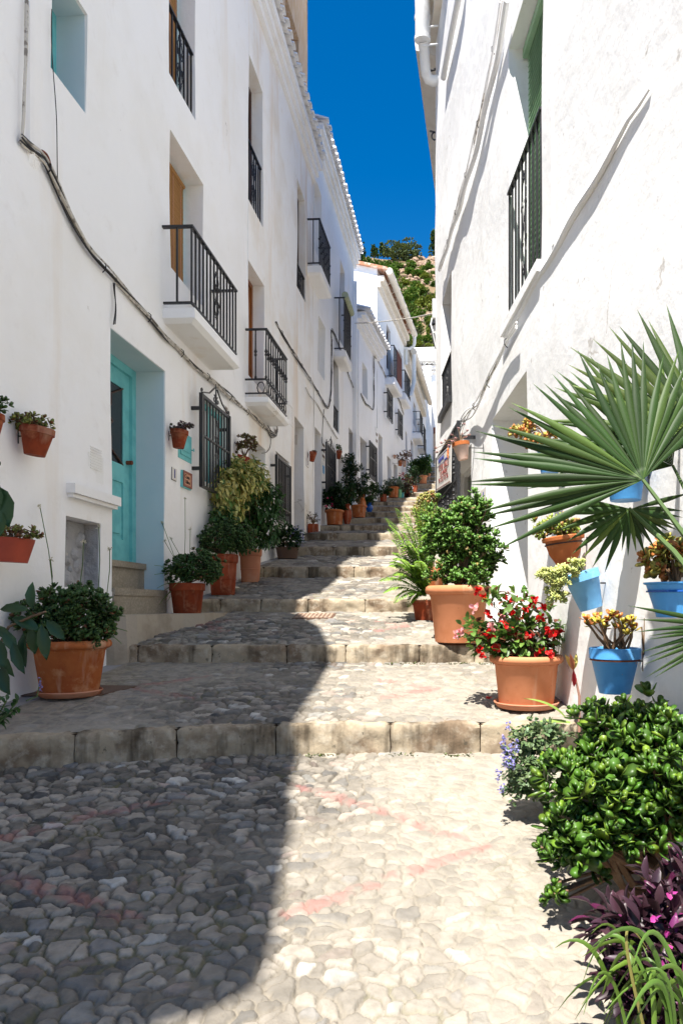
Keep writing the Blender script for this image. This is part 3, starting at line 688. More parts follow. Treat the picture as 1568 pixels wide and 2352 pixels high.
frame_rect(W1b, m, a, b, zb, zt, -.01, .018, .05); W1b.box(m, a+.05, b-.05, -.01, .006, zb+.05, zt-.05); frame_rect(W1b, m, a+.1, b-.1, zb+.12, zt-.12, .006, .014, .03); m.build('relief_panel', 'plaster_stained', h2)
for u, v, ww_, hh in ((652, 770, .12, .25), (560, 626, .12, .22)):
    pass
m = MB(); a = tb(640)
for (u0, u1, v0, v1) in ((599, 606, 965, 985),):
    pass
# penthouse, bare tan render, on the roof of the stained house
ph = thing('roof_house', W1b.P(2, -2, 9.2), 'tan rendered rooftop storey with a dark window above the tiled eave', 'house')
m = MB(); WP = Wall((LX(9.2)-.02, 9.2), (LX(14.3)-.02, 14.3)); facade(m, WP, 0, WP.L, 9.3, 12.75, [tuple(opening(WP, 655, 685, 92, 420, .35))], 3.); m.build('wall', 'plaster_tan', ph)
o = opening(WP, 655, 685, 92, 420, .35); fill(WP, [o[0], o[1], o[2], o[3], .33], 'window_dark', ph)
m = MB(); WP.box(m, -.05, WP.L+.05, -3.05, .06, 12.752, 12.86); m.build('parapet_cap', 'plaster', ph)

# --- second house
h3, o3 = house('tall white house with tiled eave and a small balcony under its top floor', W2, 0, W2.L, .4, 10.35, 'plaster',
 [('window_white', 721, 739, 450, 612, .25), ('window_white', 731, 746, 754, 875, .22), ('dark_door', 780, 791.5, 627, 805, .22), ('window_dark', 765, 778, 830, 999, .22, 945),
  ('dark_door', 715+7, 737, 998, 1205, .32), ('window_dark', 751, 768, 1032, 1140, .14), ('dark_door', 776, 790, 1052, 1190, .32), ('dark_door', 801, 810.5, 996, 1160, .3)])
balcony(W2, 717, 733, 757, 610, 630, 501, h3, 'knob', .11)
def awning(W, t0, t1, n1, zl, zr, par):
    m = MB(); m.tube([W.P(t0, n1+.02, zr+.06), W.P(t1, n1+.02, zr+.03)], .085, 10); m.build('rolled_awning', 'olive', par, smooth=True)
balcony(W2, 780, 790, 805, 805, 822, 682, h3, 'knob', .10, awning)
grille(W2, 749, 770, 1040, 1148, h3, .12, True, .10)
eave(W2, .003, W2.L, 10.1, .27, h3, drop=.38)
pd = MB(); W2.box(pd, W2.L-.25, W2.L-.12, 0, .12, 2.6, 9.6); pd.build('downpipe', 'plaster', h3)
# --- third house: lower, tiled eave
h4, o4 = house('low white house with tiled eave between two taller houses', W3, .002, W3.L-.002, 1.5, 8.55, 'plaster',
 [('window_white', 831, 843, 848, 919, .25), ('dark_door', 827, 842, 1017, 1148, .3), ('window_dark', 850, 863.5, 1031, 1100, .14)])
grille(W3, 848.5, 865, 1029, 1109, h4, .12, False, .11)
eave(W3, .0, W3.L-.01, 8.5, .45, h4, drop=.3)
m = MB(); m.tube([W3.P(.12, .07, 3.2), W3.P(.12, .07, 8.3)], .07, 8); m.build('downpipe', 'plaster', h4, smooth=True)
# --- fourth house: gable and gutter
h5, o5 = house('white house with long beige gutter and sunlit side wall', W4, .0, W4.L-.002, 2.2, 11.5, 'plaster',
 [('dark_door', 887, 897, 763, 862, .2), ('dark_door', 915, 924, 818, 893, .2), ('window_dark', 890.5, 900, 912, 968, .12), ('window_dark', 915.5, 923, 957, 1005, .12),
  ('dark_door', 868.5, 877.5, 1005, 1140, .3), ('dark_door', 889, 898, 1056, 1135, .3), ('dark_door', 904, 911.5, 1072, 1125, .3)], back=6)
m = MB(); a = W4.P(0, 0, 0); 
gb = [W4.P(.001, 0, 11.5), W4.P(.001, -6, 11.5), W4.P(.001, -6, 13.3), W4.P(.001, 0, 11.75)]; gc = [p+W4.d*(W4.L-.02) for p in gb]
m.hexa([gb[0], gc[0], gc[1], gb[1], gb[3], gc[3], gc[2], gb[2]]); m.build('gable', 'plaster', h5)
m = MB(); m.hexa([W4.P(-.12, .38, 11.62), W4.P(W4.L+.1, .38, 11.62), W4.P(W4.L+.1, -6, 13.42), W4.P(-.12, -6, 13.42), W4.P(-.12, .38, 11.72), W4.P(W4.L+.1, .38, 11.72), W4.P(W4.L+.1, -6, 13.54), W4.P(-.12, -6, 13.54)]); m.build('roof', 'tile_clay', h5)
def gutter(W, t0, t1, n, z, par, r=.12, dz=0):
    m = MB(); m.tube([W.P(t0+(t1-t0)*i/10, n, z+dz*i/10) for i in range(11)], r, 12)
    for i in range(1, 8):
        t = t0+(t1-t0)*i/8; m.tube([W.P(t-.02, n, z+dz*i/8), W.P(t+.02, n, z+dz*i/8)], r*1.08, 12)
        m.tube([W.P(t, n-.02, z-.02), W.P(t, 0, z-.35)], .012, 4)
    m.build('gutter', 'pipebeige', par, smooth=True)
gutter(W4, -.1, W4.L+.12, .45, 11.58, h5)
m = MB()
for i in range(2): W4.box(m, 0, W4.L, -.05, .12+.12*i, 11.1+.2*i, 11.298+.2*i)
m.build('cornice', 'pipebeige', h5)
m = MB(); e = W4.L+.05; m.tube([W4.P(e, .45, 11.5), W4.P(e, .45, 11.2), W4.P(e, .4, 11.05), W4.P(e, .1, 10.95), W4.P(e, .1, 10.3)], .07, 8); m.build('downpipe', 'whitepaint', h5, smooth=True)
def screen(W, t0, t1, n1, zl, zr, par):
    m = MB(); W.box(m, t0+(t1-t0)*.35, t1+.01, n1+.018, n1+.026, zl, zr+.02); m.build('woven_screen', 'burlap', par)
balcony(W4, 884, 904, 921, 866, 884, 792, h5, 'bars', .13, screen)
balcony(W4, 914, 929, 941.5, 903, 918, 849, h5, 'bars', .13)
grille(W4, 889.5, 901, 909, 974, h5, .14, False, .13); grille(W4, 914.5, 924, 954, 1011, h5, .14, False, .13)
# --- fifth house
h6, o6 = house('white far house with long gutter, above the bushy terracotta pot', W5, .0, W5.L, 3.4, 10.9, 'plaster',
 [('dark_door', 930.5, 935, 997, 1110, .25), ('dark_door', 942.5, 948, 1020, 1095, .25), ('dark_door', 949, 954, 935, 985, .2), ('dark_door', 958, 963, 975, 1012, .2), ('window_dark', 935, 940, 880, 935, .2)], back=6)
m = MB(); m.hexa([W5.P(0, .35, 10.9), W5.P(W5.L, .35, 11.3), W5.P(W5.L, -6, 12.4), W5.P(0, -6, 12.2), W5.P(0, .35, 11.0), W5.P(W5.L, .35, 11.4), W5.P(W5.L, -6, 12.5), W5.P(0, -6, 12.3)]); m.build('roof', 'plaster', h6)
gutter(W5, 0, W5.L, .42, 10.85, h6, .13, .3)
m = MB(); W5.box(m, 0, W5.L, -.05, .22, 10.4, 10.9); m.build('cornice', 'pipebeige', h6)
m = MB(); m.tube([W5.P(.1, .42, 10.9), W5.P(.1, .42, 9.6), W5.P(.06, .3, 9.0), W5.P(-.1, .1, 8.9)], .09, 8); m.build('downpipe', 'whitepaint', h6, smooth=True)
balcony(W5, 947, 964, 970, 994, 1008, 944, h6, 'bars', .16)
balcony(W5, 957.5, 972, 977, 1018, 1031, 974, h6, 'bars', .16)
m = MB(); W5.box(m, 2.9, 3.9, .62, .64, 8.6, 8.85); 
# --- sixth, farthest left
h7, o7 = house('narrow white house at the far end of the left row', W6, .0, W6.L, 5, 13.0, 'plaster', [('dark_door', 973, 975, 1000, 1040, .2)], back=3.)
grille(W6, 973.5, 977.5, 1010, 1052, h7, .3, False, .14)

# --- far sunlit houses across the top of the street
def fbox(name, mt, x0, x1, y0, y1, z0, z1, par): m = MB(); m.box(x0, x1, y0, y1, z0, z1); return m.build(name, mt, par)
f1 = thing('white_house', (1, 52, 9), 'sunlit white house with a long tiled eave closing the street, below the hill', 'house', 'white houses beyond the top of the steps')
Wf = Wall((-7, 52), (12, 50.2), False)      # faces the camera
Wf.n = Vector((-.094, -.995, 0)); 
m = MB(); facade(m, Wf, 0, 19, 6, 18.6, [], 6); m.build('wall', 'plaster', f1)
eave(Wf, 0, 19, 17.4, .55, f1, sp=.36, drop=.45)
m = MB(); zc = 18.3; m.hexa([Wf.P(0, .45, 18.25), Wf.P(19, .45, 18.25), Wf.P(19, -4, 20.6), Wf.P(0, -4, 20.6), Wf.P(0, .4, 18.33), Wf.P(19, .4, 18.33), Wf.P(19, -4, 20.9), Wf.P(0, -4, 20.9)]); m.build('roof', 'plaster', f1)
f2 = thing('white_house', (-.4, 44, 8), 'sunlit white cubic house with a railed roof terrace at the end of the street', 'house', 'white houses beyond the top of the steps')
fbox('wall', 'plaster', -3.5, .80, 42.5, 47.9, 5, 14.3, f2); fbox('parapet', 'plaster', .30, .83, 42.46, 42.8, 14.302, 14.9, f2)
m = MB()
for z in (14.45, 14.7, 15.1): m.box(-3.4, .3, 42.6, 42.63, z, z+.03)
for i in range(12): m.box(-3.4+i*.32, -3.37+i*.32, 42.6, 42.63, 14.3, 15.1)
m.build('railing', 'iron', f2)
f3 = thing('white_house', (1.6, 47, 8), 'white house with a beige slatted garage front seen beside the right wall', 'house', 'white houses beyond the top of the steps')
fbox('wall', 'plaster', .84, 3.5, 46.2, 49.6, 5, 13.8, f3); fbox('side_wing', 'plaster', .84, 1.0, 45.7, 46.19, 5, 12.2, f3)
m = MB(); m.box(1.02, 3.4, 46.12, 46.19, 9.6, 11.6)
m.build('shutter', 'beigeboard', f3); m = MB()
for i in range(9): m.box(1.1+i*.25, 1.12+i*.25, 46.10, 46.119, 9.6, 11.6)
m.build('shutter_joint', 'wood', f3)
fbox('lintel', 'burlap', 1.02, 3.4, 46.05, 46.19, 11.62, 12.0, f3)
fbox('balcony', 'plaster', .6, 1.2, 45.3, 46.1, 8.4, 8.9, f3)
m = MB(); m.box(1.0, 3.4, 45.5, 45.53, 10.3, 10.34); m.box(1.0, 3.4, 45.5, 45.53, 9.3, 9.33)
for i in range(16): m.box(1.0+i*.15, 1.02+i*.15, 45.5, 45.52, 9.3, 10.3)
for i in range(8): m.box(1.18, 1.2, 45.3+i*.1, 45.32+i*.1, 8.9, 10.1)
m.build('railing', 'iron', f3)
fbox('wall', 'plaster', .95, 3.5, 44.6, 45.2, 4, 7.9, f3)

# ------------------------------------------------------------------ right-hand houses
rw1 = opening(WR, 1168, 1245, 110, 738, .26)
# for the right wall the far edge is the smaller u; opening() uses it for z
rdoor = opening(WR, 1127, 1212, 965, 1480, .55)
rw2 = opening(WR, 1013, 1037, 699, 968, .25)
rw3 = [WR.s_at(8.35), WR.s_at(10.3), .15, 1.98, .3]
hr, _ = house('rough sunlit white house on the right with green blind and hanging pots', WR, 0, WR.L, -1.7, 11.6, 'plaster_rough', [],
 extra_ops=[tuple(rw1), tuple(rdoor), tuple(rw2), tuple(rw3)], group=None)
fill(WR, rw1, 'green_blind', hr); rail_inset(WR, rw1, WR.pix(1170, 440)[1], hr, .12, .0)
fill(WR, rw2, 'window_dark', hr); rail_inset(WR, rw2, WR.pix(1013, 862)[1], hr, .11, -.02, True)
m = MB(); WR.box(m, rw2[0], rw2[1], -.03, .06, rw2[2]-.03, rw2[2]+.07); m.build('sill', 'iron', hr)
fill(WR, rw3, 'window_white', hr)
fill(WR, [rdoor[0], rdoor[1], rdoor[2], rdoor[3], .55], 'white_door', hr)
g3 = grille(WR, 1003, 1053, 1053, 1235, hr, .2, False, .12, mid=.42, knobs=True)
# long plaster ledge
m = MB(); ya = WR.s_at(3.32); yb = rw1[1]+.1
pts = [WR.P(ya+(yb-ya)*i/24, .004, 2.535+.012*math.sin(i*.9)-.02*(i < 2)) for i in range(25)]
m.tube(pts, [.006+.020*min(1, i/8) for i in range(25)], 8); m.build('wall_ledge', 'plaster_rough', hr, smooth=True)
m = MB(); WR.box(m, rw1[0]-.02, rw1[1]+.15, -.05, .05, rw1[2]-.09, rw1[2]-.002); m.build('sill', 'plaster', hr)
m = MB(); t = WR.pix(1272, HY)[0]; m.tube([WR.P(t, .006, 2.6), WR.P(t+.01, .006, 4.4), WR.P(t-.02, .006, 8)], .016, 6); m.build('painted_conduit', 'plaster_rough', hr, smooth=True)
m = MB(); WR.box(m, .1, WR.L+.06, -.01, .20, 10.05, 10.5); WR.box(m, .1, WR.L+.05, -.01, .12, 9.85, 10.048); m.build('cornice', 'pipebeige', hr)
# neighbour behind it with a beige eave
hr2, _ = house('white house up the street behind the right wall with beige eave against the sky', WR2, 0, WR2.L, 0, 9.6, 'plaster', [], group=None)
m = MB(); m.hexa([WR2.P(-.05, 0, 9.6), WR2.P(8, 0, 9.6), WR2.P(8, .5, 9.78), WR2.P(-.05, .5, 9.78), WR2.P(-.05, 0, 10.0), WR2.P(8, 0, 10.0), WR2.P(8, .52, 9.95), WR2.P(-.05, .52, 9.95)])
m.build('eave', 'pipebeige', hr2)
m = MB(); m.tube([pt(968, -40, 11.3), pt(970, 20, 11.35), pt(970, 95, 11.5)], .125, 14)
for v in (40, 88): m.tube([pt(970, v-4, 11.42), pt(970, v+4, 11.43)], .137, 14)
m.tube([pt(971, 95, 11.5), pt(974, 118, 11.6), pt(976, 150, 11.7), pt(978, 168, 11.75), pt(984, 181, 11.8), pt(994, 185, 11.8), pt(1008, 184, 11.8)], .085, 14)
m.build('downpipe', 'whitepaint', hr, smooth=True)
m = MB()
for v in (62, 104): m.tube([pt(968, v, 11.4), pt(1006, v-4, 11.4)], .014, 5)
m.build('pipe_bracket', 'whitepaint', hr)
m = MB(); m.tube([pt(973, 165, 11.9), pt(1000, 158, 11.9)], .02, 4); m.tube([pt(978, 150, 11.9), pt(986, 165, 11.9), pt(984, 180, 11.9)], .014, 4); m.tube([pt(988, 300, 12.4), pt(1002, 304, 12.2)], .02, 4)
m.tube([pt(998+7*math.cos(a), 312+9*math.sin(a), 12.2) for a in np.linspace(0, 5, 10)], .014, 4)
m.build('iron_bracket', 'iron', hr)
m = MB(); m.tube([WR.P(WR.pix(u, v, .06)[0], .06, WR.pix(u, v, .06)[1]) for u, v in ((1062, -60), (1052, 0), (1034, 90), (1018, 178))], .045, 8); m.build('conduit', 'whitepaint', hr, smooth=True)
# ------------------------------------------------------------------ leaves
def tmpl_fat():
    v = [(0, 0, 0)]; n = 10
    for i in range(n):
        a = 2*math.pi*i/n; y = .5-.5*math.cos(a); w_ = .5*math.sin(a)*(.55+.75*y); v.append((w_, y*1.0, .16*y*y+.10*abs(w_)))
    v[0] = (0, .58, .075); v.append((0, .58, -.015)); f = []
    for i in range(n):
        j = (i+1) % n; f.append((0, 1+i, 1+j)); f.append((n+1, 1+j, 1+i))
    return np.array(v), f
def tmpl_flat(fold=.12, curl=-.25):
    ys = [0, .25, .55, .82, 1.]; ws = [.02, .36, .48, .28, 0]; v = []; f = []
    for y, w_ in zip(ys, ws):
        z = curl*y*y; v += [(-w_, y, z+fold*w_*2), (0, y, z), (w_, y, z+fold*w_*2)]
    for i in range(4):
        b = i*3; f += [(b, b+1, b+4), (b, b+4, b+3), (b+1, b+2, b+5), (b+1, b+5, b+4)]
    return np.array(v), f
def tmpl_blade(arch=-.5):
    v = []; f = []
    for i in range(8):
        t = i/7; a = arch*t*t; w_ = .5*(1-t**3)*min(1, .5+t*3); v += [(-w_, t*(1-.12*t), a), (0, t*(1-.12*t), a-.02), (w_, t*(1-.12*t), a)]
    for i in range(7):
        b = i*3; f += [(b, b+1, b+4), (b, b+4, b+3), (b+1, b+2, b+5), (b+1, b+5, b+4)]
    return np.array(v), f
def tmpl_petal():
    v = [(0, 0, 0)]; n = 6
    for i in range(n):
        a = math.pi*2*i/n; v.append((.5*math.sin(a), .5-.5*math.cos(a)+.02, .15*abs(math.sin(a))))
    v[0] = (0, .5, -.06); return np.array(v), [(0, 1+i, 1+(i+1) % n) for i in range(n)]
TM = dict(fat=tmpl_fat(), flat=tmpl_flat(), drop=tmpl_flat(.1, -.55), blade=tmpl_blade(), stiff=tmpl_blade(-.12), petal=tmpl_petal())
class Leaves:
    def __init__(s): s.d = {}
    def add(s, kind, p, d, n, L, W_, col): s.d.setdefault(kind, []).append((p, d, n, L, W_, col))
    def build(s, name, mt, parent=None, loc=None, smooth=True):
        CO, FA, CC = [], [], []; b = 0
        for k, lst in s.d.items():
            tv, tf = TM[k]; tf = np.array(tf)
            p = np.array([tuple(l[0]) for l in lst]); d = np.array([tuple(l[1]) for l in lst], float); n = np.array([tuple(l[2]) for l in lst], float)
            L = np.array([l[3] for l in lst]); W_ = np.array([l[4] for l in lst]); c = np.array([l[5] for l in lst])
            d /= np.linalg.norm(d, axis=1)[:, None]+1e-9; x = np.cross(d, n); x /= np.linalg.norm(x, axis=1)[:, None]+1e-9; z = np.cross(x, d)
            co = p[:, None]+x[:, None]*(tv[:, 0][None, :, None]*W_[:, None, None])+d[:, None]*(tv[:, 1][None, :, None]*L[:, None, None])+z[:, None]*(tv[:, 2][None, :, None]*L[:, None, None])
            m = len(tv); CO.append(co.reshape(-1, 3)); FA.append((tf[None]+(np.arange(len(lst))*m)[:, None, None]).reshape(-1, 3)+b); b += m*len(lst)
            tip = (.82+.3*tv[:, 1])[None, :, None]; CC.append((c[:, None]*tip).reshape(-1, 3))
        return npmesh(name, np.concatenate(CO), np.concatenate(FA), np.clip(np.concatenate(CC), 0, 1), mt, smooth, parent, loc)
def rv(s=1.): return Vector((R(-s, s), R(-s, s), R(-s, s)))
def colv(c, v=.25, alt=None, pa=0.):
    if alt and random.random() < pa: c = alt
    f = R(1-v, 1+v); return (c[0]*f*R(.88, 1.12), c[1]*f, c[2]*f*R(.85, 1.15))
def rosette(L, p, ax, n, ln, wd, cf, kind='fat', open_=.8):
    ax = ax.normalized(); u = ax.orthogonal().normalized(); v = ax.cross(u); ph = R(0, 6.28)
    for i in range(n):
        a = ph+i*2.4; f = i/max(1, n-1); rad = (u*math.cos(a)+v*math.sin(a))
        d = (rad*(open_*(.35+.8*f))+ax*(1.05-.75*f)); s = ln*(.62+.42*f)*R(.85, 1.12)
        L.add(kind, p-ax*ln*.25*f, d, (ax-rad*.3)+rv(.15), s, s*wd, cf())
def yl(u, y): return min(y, 2.984/(.048+(960-u)/1568)-.30) if u < 700 else y
def shrub(L, S, base, c, rad, n, ln, wd, cf, kind='fat', per=6, up=.45, stems=14, sr=.009, fill_=.45, lob=.18, flat_bottom=-.7):
    c = Vector(c); tips = []
    ph = [R(0, 6.28) for _ in range(4)]
    for i in range(n):
        while True:
            d = rv(); 
            if .1 < d.length < 1:
                d.normalize()
                if d.z > flat_bottom: break
        a = math.atan2(d.y, d.x); lb = 1+lob*(math.sin(3*a+ph[0])*.5+math.sin(5*a+4*d.z+ph[1])*.5+math.sin(7*d.z+ph[2]+2*a)*.4)
        r = (R(fill_, 1)**.5)*lb; p = c+Vector((d.x*rad[0], d.y*rad[1], d.z*rad[2]))*r; tips.append(p)
        ax = d*.8+Vector((0, 0, up))+rv(.35)
        if kind == 'drop':
            for q in range(per): L.add('drop', p+rv(ln*.7), d*.6+rv(.6)+Vector((0, 0, -.35)), Vector((d.x, d.y, 1.2))+rv(.4), ln*R(.75, 1.15), ln*wd, cf())
        elif kind == 'flat':
            for q in range(per): L.add('flat', p+rv(ln*.5), d*.7+rv(.7)+Vector((0, 0, .2)), Vector((d.x*.5, d.y*.5, 1.2))+rv(.5), ln*R(.7, 1.15), ln*wd, cf())
        else: rosette(L, p, ax, per, ln, wd, cf, kind)
    base = Vector(base)
    for p in random.sample(tips, min(stems, len(tips))):
        mid = base.lerp(p, .5)+rv(.05)*rad[0]*2+Vector((0, 0, .04)); S.tube([base+rv(.01), base.lerp(mid, .55), mid, p], sr, 5, r2=sr*.45)
JADE = (.075, .165, .03); JADE_D = (.055, .11, .028); RUST = (.17, .07, .03); OLIVE = (.20, .22, .05)
cf_ = lambda c, v=.25, alt=None, pa=0.: (lambda: colv(c, v, alt, pa))

# ------------------------------------------------------------------ pots
def potprof(r, h, rb, style):
    if style == 'rolled': o = [(rb*.98, 0), (rb, .01), (r*.9, h*.80), (r*.93, h*.82), (r*.93, h*.84), (r*1.0, h*.85), (r*1.055, h*.88), (r*1.07, h*.93), (r*1.05, h*.975), (r*.99, h), (r*.90, h*.985), (r*.86, h*.93), (r*.82, h*.80)]
    elif style == 'classic': o = [(rb*.98, 0), (rb, .005), (r*.91, h*.76), (r*.92, h*.765), (r, h*.77), (r*1.0, h*.99), (r*.98, h), (r*.92, h), (r*.90, h*.96), (r*.85, h*.8)]
    elif style == 'banded': o = [(rb*.98, 0), (rb, .005), (rb+(r*.92-rb)*.5, h*.38), (rb+(r*.92-rb)*.5+.006, h*.385), (rb+(r*.92-rb)*.5+.006, h*.40), (rb+(r*.92-rb)*.52, h*.405), (r*.90, h*.78), (r*.96, h*.80), (r*.99, h*.82), (r, h*.85), (r*1.01, h*.97), (r*.99, h), (r*.92, h), (r*.90, h*.96), (r*.84, h*.8)]
    elif style == 'bowl': o = [(rb*.95, 0), (rb, .01), (r*.78, h*.38), (r*.90, h*.72), (r*.92, h*.84), (r*1.06, h*.86), (r*1.08, h*.97), (r*1.04, h), (r*.96, h), (r*.93, h*.95), (r*.85, h*.8)]
    elif style == 'urn': o = [(rb, 0), (rb*1.05, .01), (r*1.0, h*.35), (r*1.05, h*.5), (r*.92, h*.68), (r*.55, h*.83), (r*.52, h*.88), (r*.72, h*.97), (r*.74, h), (r*.64, h), (r*.5, h*.94), (r*.45, h*.88)]
    elif style == 'flare': o = [(rb, 0), (rb*1.02, .01), (r*.97, h*.93), (r*1.06, h*.955), (r*1.07, h), (r*1.02, h), (r*.93, h*.95), (r*.88, h*.85)]
    else: o = [(rb, 0), (rb*1.02, .01), (r*.98, h*.9), (r, h), (r*.92, h), (r*.88, h*.85)]
    return o
def pot(par, pos, r, h, rb, style, mt, tilt=None, sq=0., sx=1., sy=1., cage=False, saucer=None):
    mtx = Matrix.Translation(pos) @ (tilt if tilt else Matrix.Identity(4))
    pr = potprof(r, h, rb, style); m = MB()
    m.lathe(pr, mtx, 36 if not sq else 40, sq, sx, sy)
    m.lathe([(0, .004), (pr[0][0], 0)], mtx, 36 if not sq else 40, sq, sx, sy)
    # drainage hole and slightly uneven foot are part of the mesh
    m.build('pot', mt, par, smooth=True)
    m = MB(); rr, zz = pr[-1]; ring = [(rr*1.02, zz+.0), (rr*.6, zz+.012), (0, zz+.018)]
    m.lathe(ring, mtx, 24, sq, sx, sy); m.build('soil', 'soil', par, smooth=True)
    if cage:
        m = MB(); z = h*.74; rr = r*.94; m.tube([mtx @ Vector((rr*math.cos(a), rr*math.sin(a), z)) for a in np.linspace(0, 2*math.pi, 25)], .005, 4, cap=False)
        m.build('ring_holder', cage, par)
    if saucer:
        m = MB(); s = saucer; m.lathe([(0, -.001), (s*.86, -.001), (s*.90, .004), (s, .035), (s*.985, .042), (s*.95, .036), (s*.86, .012), (0, .010)], Matrix.Translation(pos-Vector((0, 0, .012))), 36)
        m.build('saucer', 'terra_pink', par, smooth=True)
    return mtx, pr[-1][1]
def ground_pot(label, u, vr, vb, wpx, style, mt, Y=None, rbf=.72, name='potted_plant', saucer=None, group=None, sq=0., sx=1., sy=1., dy=.8, cat='potted plant', zadd=0.):
    if Y is None: p = hit(u, vb); y = p.y
    else: y = Y
    r = wpx/2/F*y
    y2 = y+(r*rbf*dy if Y is None else 0); x = (u-CX)/F*y2; z = G(x, y2)+.004+zadd; r = wpx/2/F*y2
    h = (HY-vr)/F*(y2)-z; h = max(.12, h)
    th = thing(name, (x, y2, z), label, cat, group); 
    mtx, zs = pot(th, Vector((x, y2, z+(.012 if saucer else 0))), r/1.04, h, r*rbf, style, mt, sq=sq, sx=sx, sy=sy, saucer=saucer*r if saucer else None)
    return th, Vector((x, y2, z)), r, h
def wall_pot(label, W, u, vr, vb, wpx, style, mt, tx=0., rbf=.62, away=0., cage=False, group=None, sq=0., sx=1., sy=1., name='hanging_pot'):
    t, z = W.pix(u, vr, .12); y = W.P(t, .12, z).y; r = wpx/2/F*y; n = r+.02+away
    t, z = W.pix(u, vr, n); y = W.P(t, n, z).y; r = wpx/2/F*y; zb = (HY-vb)/F*y; h = (z-zb)
    c = W.P(t, n, zb); th = thing(name, W.P(t, 0, zb+h/2), label, 'hanging pot', group)
    T = Matrix.Translation((0, 0, h*.5)) @ Matrix.Rotation(tx, 4, 'Y') @ Matrix.Translation((0, 0, -h*.5))
    mtx, zs = pot(th, c, r/1.02, h, r*rbf, style, mt, T, cage=cage, sq=sq, sx=sx, sy=sy)
    m = MB(); tc = mtx @ Vector((0, 0, h*.7)); m.tube([tc+W.n*(-r*.95), W.P(t, 0, tc.z)], .006, 4); m.tube([W.P(t, .004, tc.z-.05), W.P(t, .004, tc.z+.05)], .006, 4); m.build('wall_hook', 'iron', th)
    return th, mtx, r, h

def finish(th, L, S, mt='leaf', nm='foliage', stem='stem'):
    if L.d: L.build(nm, mt, th)
    if S.v: S.build('stem', stem, th, smooth=True)

# --- left, ground ---------------------------------------------------------------
GL = 'potted plants along the left wall'
th, p, r, h = ground_pot('big terracotta pot of dark jade plant on a pink saucer, nearest on the left', 161, 1474, 1603, 172, 'rolled', 'terra', Y=4.78, rbf=.70, saucer=.80, group=GL)
P1 = th; L, S = Leaves(), MB(); top = p+Vector((0, 0, h))
k = r/.26
shrub(L, S, top-Vector((0, 0, .06)), top+Vector((.01, .0, .17*k)), (.32*k, .29*k, .235*k), 560, .047, .68, cf_(JADE_D, .3, RUST, .05), per=7, stems=26, flat_bottom=-.75, lob=.22, fill_=.25)
finish(th, L, S)
L = Leaves()
for i in range(16):
    a = R(0, 6.28); d = Vector((math.cos(a), math.sin(a)*.8, R(-.2, .9))); L.add('blade', top+Vector((R(-.12, .12), R(-.15, .05), .06)), d, Vector((0, 0, 1))+rv(.2), R(.22, .38), .012, colv((.10, .20, .05)))
L.build('grassy_blades', 'leafthin', th)
def chive(th, base, tip, Lf, S):
    base, tip = Vector(base), Vector(tip); S.tube([base, base.lerp(tip, .5)+Vector((.01, 0, .02)), tip], .003, 4)
    for i in range(12): Lf.add('petal', tip+rv(.008), rv()+Vector((0, 0, .5)), rv(), .018, .008, (.55, .52, .40))
Lf, S = Leaves(), MB()
for (bu, bv, tu, tv) in ((125, 1340, 92, 1165), (118, 1335, 116, 1285), (225, 1335, 227, 1210), (180, 1330, 192, 1245), (245, 1330, 252, 1262)):
    chive(th, pt(bu, bv+40, p.y), pt(tu, tv, p.y+R(-.1, .1)), Lf, S)
Lf.build('flower_heads', 'petal', th); S.build('flower_stalks', 'stemgreen', th)
m = MB(); q = hit(160, 1597); m.hexa([Vector((q.x+a, q.y+b, G(q.x+a, q.y+b)+c)) for c in (.003, .009) for a, b in ((-.33, -.06), (.20, -.06), (.38, .28), (-.15, .28))])
tag(m.build('metal_plate', 'metalplate', None, loc=q), 'brown metal plate lying on the paving under the nearest left pot', 'metal plate')

th, p, r, h = ground_pot('dark terracotta pot with low jade plant and flower stalks beside the door step', 430, 1340, 1404, 82, 'classic', 'terra_dark', Y=7.12, rbf=.72, group=GL, zadd=.085)
L, S = Leaves(), MB(); top = p+Vector((0, 0, h))
shrub(L, S, top, top+Vector((.09, 0, .14)), (.29, .24, .20), 430, .043, .64, cf_(JADE_D, .3, RUST, .02), per=7, stems=14, lob=.2, fill_=.3); finish(th, L, S)
L, S = Leaves(), MB()
for i in range(12): L.add('blade', top+rv(.04), Vector((R(-1, -.1), R(-.5, .3), R(-.3, .6))), Vector((0, 0, 1)), R(.25, .36), .014, colv((.14, .25, .06)))
for (tu, tv) in ((372, 1200), (378, 1243), (425, 1145), (392, 1237), (437, 1215)): chive(th, top+rv(.05), pt(tu, tv, p.y+R(-.1, 0)), L, S)
L.build('flower_heads', 'leafthin', th); S.build('flower_stalks', 'stemgreen', th)

